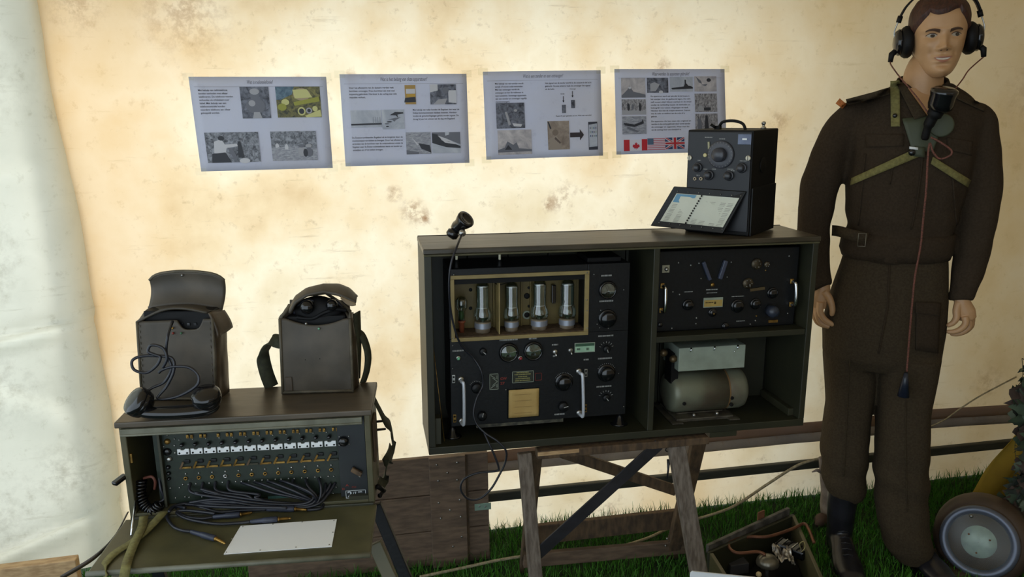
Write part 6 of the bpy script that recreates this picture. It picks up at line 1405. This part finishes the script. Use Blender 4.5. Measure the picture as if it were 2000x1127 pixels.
# ---------------------------------------------------------------- open equipment case on the grass
Lz = .155
cw_ = [WF.z(*p, Lz) for p in ((1386, 1080), (1553, 1006), (1614, 1140), (1436, 1160))]
BX = Fr((cw_[0].x, cw_[0].y, 0), 0)
bx = thing('equipment_case', BX, 'open dark olive case on grass holding a grey bell and copper tube', 'case')
KA, KB, KC, KD = [BX.I @ p for p in cw_]
def wallseg(a, b, name, m, z1=Lz, z0=.0, t=.012, flip=1):
    a = V(a.x, a.y, 0); b = V(b.x, b.y, 0); d = (b-a).normalized(); n = V(-d.y, d.x, 0)*flip*t
    return MB().hexa([p+V(0, 0, z) for z in (z0, z1) for p in (a, b, b+n, a+n)]).build(name, m, bx, bevel=.002)
wallseg(KA, KB, 'back_board', OLIVE_D); wallseg(KB, KC, 'side_board', OLIVE, flip=-1); wallseg(KD, KA, 'side_board', OLIVE, flip=-1); wallseg(KC, KD, 'front_board', OLIVE_D)
MB().hexa([V(p.x, p.y, z) for z in (0, .012) for p in (KD, KC, KB, KA)]).build('bottom_board', OLIVE_D, bx)
MB().hexa([V(p.x, p.y, z) for z in (.013, .05) for p in (KD*.94+KB*.06, KC*.94+KA*.06, KB*.94+KD*.06, KA*.94+KC*.06)]).build('equipment_base', BLACKM, bx)
dd = (KB-KA).normalized(); nn_ = V(-dd.y, dd.x, 0)
MB().beam(KA+dd*.01+nn_*.020+V(0, 0, .0), KB-dd*.01+nn_*.020+V(0, 0, .008), .012, .03).build('lid_edge', mat('worn_case_edge', (92, 90, 84), (52, 50, 46), rough=.6, scale=40), bx, bevel=.002)
hp0 = KA+dd*((KB-KA).length*.66)+nn_*.030
MB().beam(hp0+V(0, 0, -.02), hp0+V(0, 0, .045), .032, .004, nn_).build('hinge_tab', mat('rusty_tab', (112, 72, 48), rough=.7), bx)
zz = lambda px, py, z: BX.z(px, py, z)
c = zz(1499, 1100, .115)
MB().lathe([(.034, -.006), (.036, .0), (.034, .010), (.027, .020), (.015, .027), (.003, .029)], Matrix.Translation(c), 32).build('bell', mat('grey_bell_metal', (120, 116, 104), rough=.32, metal=.7), bx)
MB().lathe([(.006, -.06), (.006, -.004)], Matrix.Translation(c), 10).build('bell_post', STEEL, bx)
ball(MB(), zz(1482, 1122, .12), .009, 12).build('terminal_knob', mat('cream_knob', (196, 176, 130), rough=.4), bx)
MB().tube(crom([zz(1495, 1084, .145), zz(1480, 1078, .15), zz(1440, 1080, .15), zz(1424, 1068, .15), zz(1430, 1056, .15), zz(1460, 1049, .15), zz(1500, 1048, .155), zz(1545, 1034, .16), zz(1570, 1023, .165), zz(1580, 1035, .165), zz(1590, 1060, .16)], 8), .0052, 10).build('copper_tube', mat('copper_tube_metal', (116, 76, 54), (92, 58, 42), rough=.45, metal=.5), bx)
a, b = zz(1415, 1093, .08), zz(1455, 1084, .08)
MB().box((a.x, a.y-.045, .05), (a.x+.065, a.y+.012, .085)).build('relay_box', mat('grey_relay_box', (66, 66, 68), rough=.5), bx, bevel=.002)
rr = random.Random(4); o = MB()
foil = mat('crumpled_foil', (196, 190, 180), (84, 80, 78), rough=.28, metal=.7, scale=50, bump=.6)
c = zz(1527, 1083, .12)
o.grid(lambda u, v: c+V((u-.5)*.05+.01*v, (v-.5)*.085, .014*sin(u*5)*cos(v*6)+.02*noise.noise(V(u*5, v*7, 1))), 16, 20); o.build('foil_wrap', foil, bx, solid=.002)
c = zz(1546, 1072, .12); MB().beam(c+V(-.03, .04, 0), c+V(.03, -.04, 0), .05, .03).build('coil_block', BLACKG, bx, bevel=.006)
for k in range(6):
    c2 = c+V(-.025+.01*k, .032-.0135*k, .016); MB().beam(c2+V(-.018, -.012, 0), c2+V(.018, .012, 0), .003, .003).build('coil_clip', STEEL if k % 2 else BLACKM, bx)
MB().tube(crom([zz(1563, 1080, .13), zz(1572, 1070, .15), zz(1570, 1058, .16), zz(1562, 1062, .15), zz(1564, 1074, .13)], 6), .0014, 6).build('thin_wire', mat('yellow_wire', (150, 140, 90), rough=.5), bx)
# white card standing in the foreground
a = WF.y(1349, 1117, -.98); b = WF.y(1460, 1127, -.98)
f = Fr((a.x, -.98, 0)); wc = thing('white_board', f, 'white rounded board corner in the foreground beside the trestle leg', 'board')
hz = a.z; sl = (b.z-a.z)/(b.x-a.x)
pl = [(0, .0), (.18, 0), (.18, hz+.18*sl), (.006, hz), (.001, hz-.003), (0, hz-.009)]
MB().prism(pl, lambda p: V(p[0], 0, p[1]), lambda p: V(p[0], .004, p[1])).build('panel', mat('white_board_face', (238, 244, 250), rough=.35), wc)
MB().box((.05, .004, 0), (.12, .05, .01)).build('foot', WHITEP, wc)

# ---------------------------------------------------------------- headlamp
c = WF.y(1912, 1058, -.62)
f = Fr((c.x, -.62, 0)); hl = thing('searchlight', f, 'round brown lamp housing with glass reflector on grass beside camouflage net', 'lamp')
c = f.y(1912, 1058, 0); aim = Vector((-.72, -.62, .30)).normalized(); R_ = .118
M = axisM(c, aim)
BRN = mat('brown_painted_metal', (74, 58, 46), (58, 46, 38), rough=.5, scale=14, bump=.15)
MB().lathe([(.03, -.13), (.07, -.12), (.105, -.08), (.118, -.03), (.118, .0), (.112, .004)], M, 40).build('housing', BRN, hl)
MB().lathe([(.088, .003), (.094, .010), (.104, .013), (.112, .010), (.116, .002)], M, 44, cap=False).build('rim', mat('blue_grey_rim', (92, 98, 112), rough=.35, metal=.4), hl)
MB().lathe([(.001, -.055), (.03, -.052), (.06, -.038), (.085, -.010), (.094, .006)], M, 40, cap=False).build('reflector', mat('dull_reflector', (92, 98, 108), rough=.45, metal=.2), hl)
MB().lathe([(.001, .016), (.03, .013), (.052, .004), (.058, -.008)], M, 32, cap=False).build('bulb_shield', mat('pale_glass_disc', (170, 184, 176), (150, 164, 160), rough=.2, scale=30), hl)
MB().lathe([(.001, .020), (.05, .017), (.094, .008)], M, 36, cap=False).build('lens_glass', glass_mat('lens_glass', amount=.02, rough=.3), hl)
for k in range(3):
    a_ = 2.1*k+.5; ball(MB(), M @ V(.035*cos(a_), .035*sin(a_), .018), .003, 8).build('rivet', mat('rust_spot', (110, 74, 50), rough=.6), hl)
MB().box((c.x-.14, -.02, 0), (c.x+.06, .14, .022)).build('base_plate', BRN, hl, bevel=.004)
MB().tube([c+V(.02, .07, -.02), V(c.x+.0, .07, .02)], .022, 12).build('stem', BRN, hl)
MB().lathe([(.001, .0), (.13, .0), (.13, .006), (.001, .006)][1:3], M, 12)
MB().lathe([(.10, -.16), (.14, -.15), (.150, -.10), (.140, -.03), (.1185, -.012)], M, 36).build('outer_shroud', BRN, hl)
ball(MB(), f.y(1897, 1008, -.03), .006, 8).build('bolt', STEEL, hl)

# ---------------------------------------------------------------- yellow cloth and camouflage net
YE = mat('mustard_cloth', (160, 134, 42), (146, 120, 36), rough=.85, scale=14)
f = Fr((2.22, -.30, 0)); yc = thing('yellow_cloth', f, 'mustard yellow cloth hanging low behind the camouflage net', 'cloth')
q = lambda px, py: f.y(px, py, 0)
A, B_, C_, D2 = q(2000, 830), q(1972, 868), q(1890, 975), q(2010, 1000)
C_.z = max(C_.z, .01); D2.z = .01
def yfn(u, v):
    l = A*(1-v)+C_*v; l = l+V(.006*sin(v*8)+.012*sin(pi*v), 0, 0); r = V(q(2040, 800).x, 0, A.z)*(1-v)+D2*v
    p = l*(1-u)+r*u; return p+V(0, .02*sin(u*9+v*3), 0)
MB().grid(yfn, 20, 20).build('cloth_panel', YE, yc, solid=.002)
NW = Fr((2.18, -.52, 0)); nt_ = thing('camouflage_net', NW, 'dark green and brown camouflage netting hanging at the right edge', 'netting')
q = lambda px, py, d=0: NW.y(px, py, d)
edge = [(1996, 700), (1990, 745), (1976, 770), (1984, 800), (1986, 840), (1978, 870), (1975, 915), (1965, 945), (1950, 990), (1936, 1035), (1928, 1075), (1922, 1120), (1920, 1180)]
ep = [q(*e) for e in edge]
def nfn(u, v):
    k = v*(len(ep)-1); i = min(int(k), len(ep)-2); l = ep[i]*(1-(k-i))+ep[i+1]*(k-i)
    p = l+V(.30*u, 0, 0); return p+V(0, -.05*sin(pi*min(1, u*1.6))-.03*v+.02*fbm(u*5, v*9, 2), 0)
nb_ = MB()
for k in range(40):
    v = k/39; nb_.tube([Vector(nfn(j/14, min(1, v+.012*((j+k) % 2)))) for j in range(15)], .0012, 4)
for k in range(15):
    nb_.tube([Vector(nfn(k/14, j/39)) for j in range(40)], .0012, 4)
o = nb_.build('net_cords', mat('net_cord', (56, 56, 40), rough=.9), nt_); o['kind'] = 'stuff'
lm = []
NC = [mat('scrim_green', (66, 82, 60), (52, 66, 50), rough=.8, scale=30), mat('scrim_brown', (76, 60, 50), (58, 46, 40), rough=.8, scale=30), mat('scrim_dark', (44, 50, 42), rough=.85), mat('scrim_grey_green', (86, 98, 82), rough=.8)]
rr = random.Random(11)
for s in range(10):
    n = 14; pts = []
    for k in range(n):
        a_ = 2*pi*k/n; r = rr.uniform(.022, .042)*(1 if k % 2 else .78); pts.append(V(r*cos(a_), .010*sin(a_*2+s)+rr.uniform(-.003, .003), r*sin(a_)*1.2))
    mb = MB(); mb.add([V(0, -.006, 0)]+pts, [(0, k+1, (k+1) % n+1) for k in range(n)], True); lm.append(mb.mesh('scrim_piece', NC[s % 4]))
for k in range(300):
    u = rr.random()**1.3*.8; v = rr.random()
    if k < 80: u = rr.uniform(-.02, .06)
    p = Vector(nfn(max(0, u), v)); p.x += (u if u < 0 else 0)*.3; p.y -= rr.uniform(.0, .04)
    o = bpy.data.objects.new('scrim_piece', lm[rr.randrange(10)]); COL.objects.link(o); o.parent = nt_
    o.location = p; o.rotation_euler = (rr.uniform(-.7, .7), rr.uniform(0, 6.2), rr.uniform(-.8, .8)); s = rr.uniform(.7, 1.25); o.scale = (s, s, s)
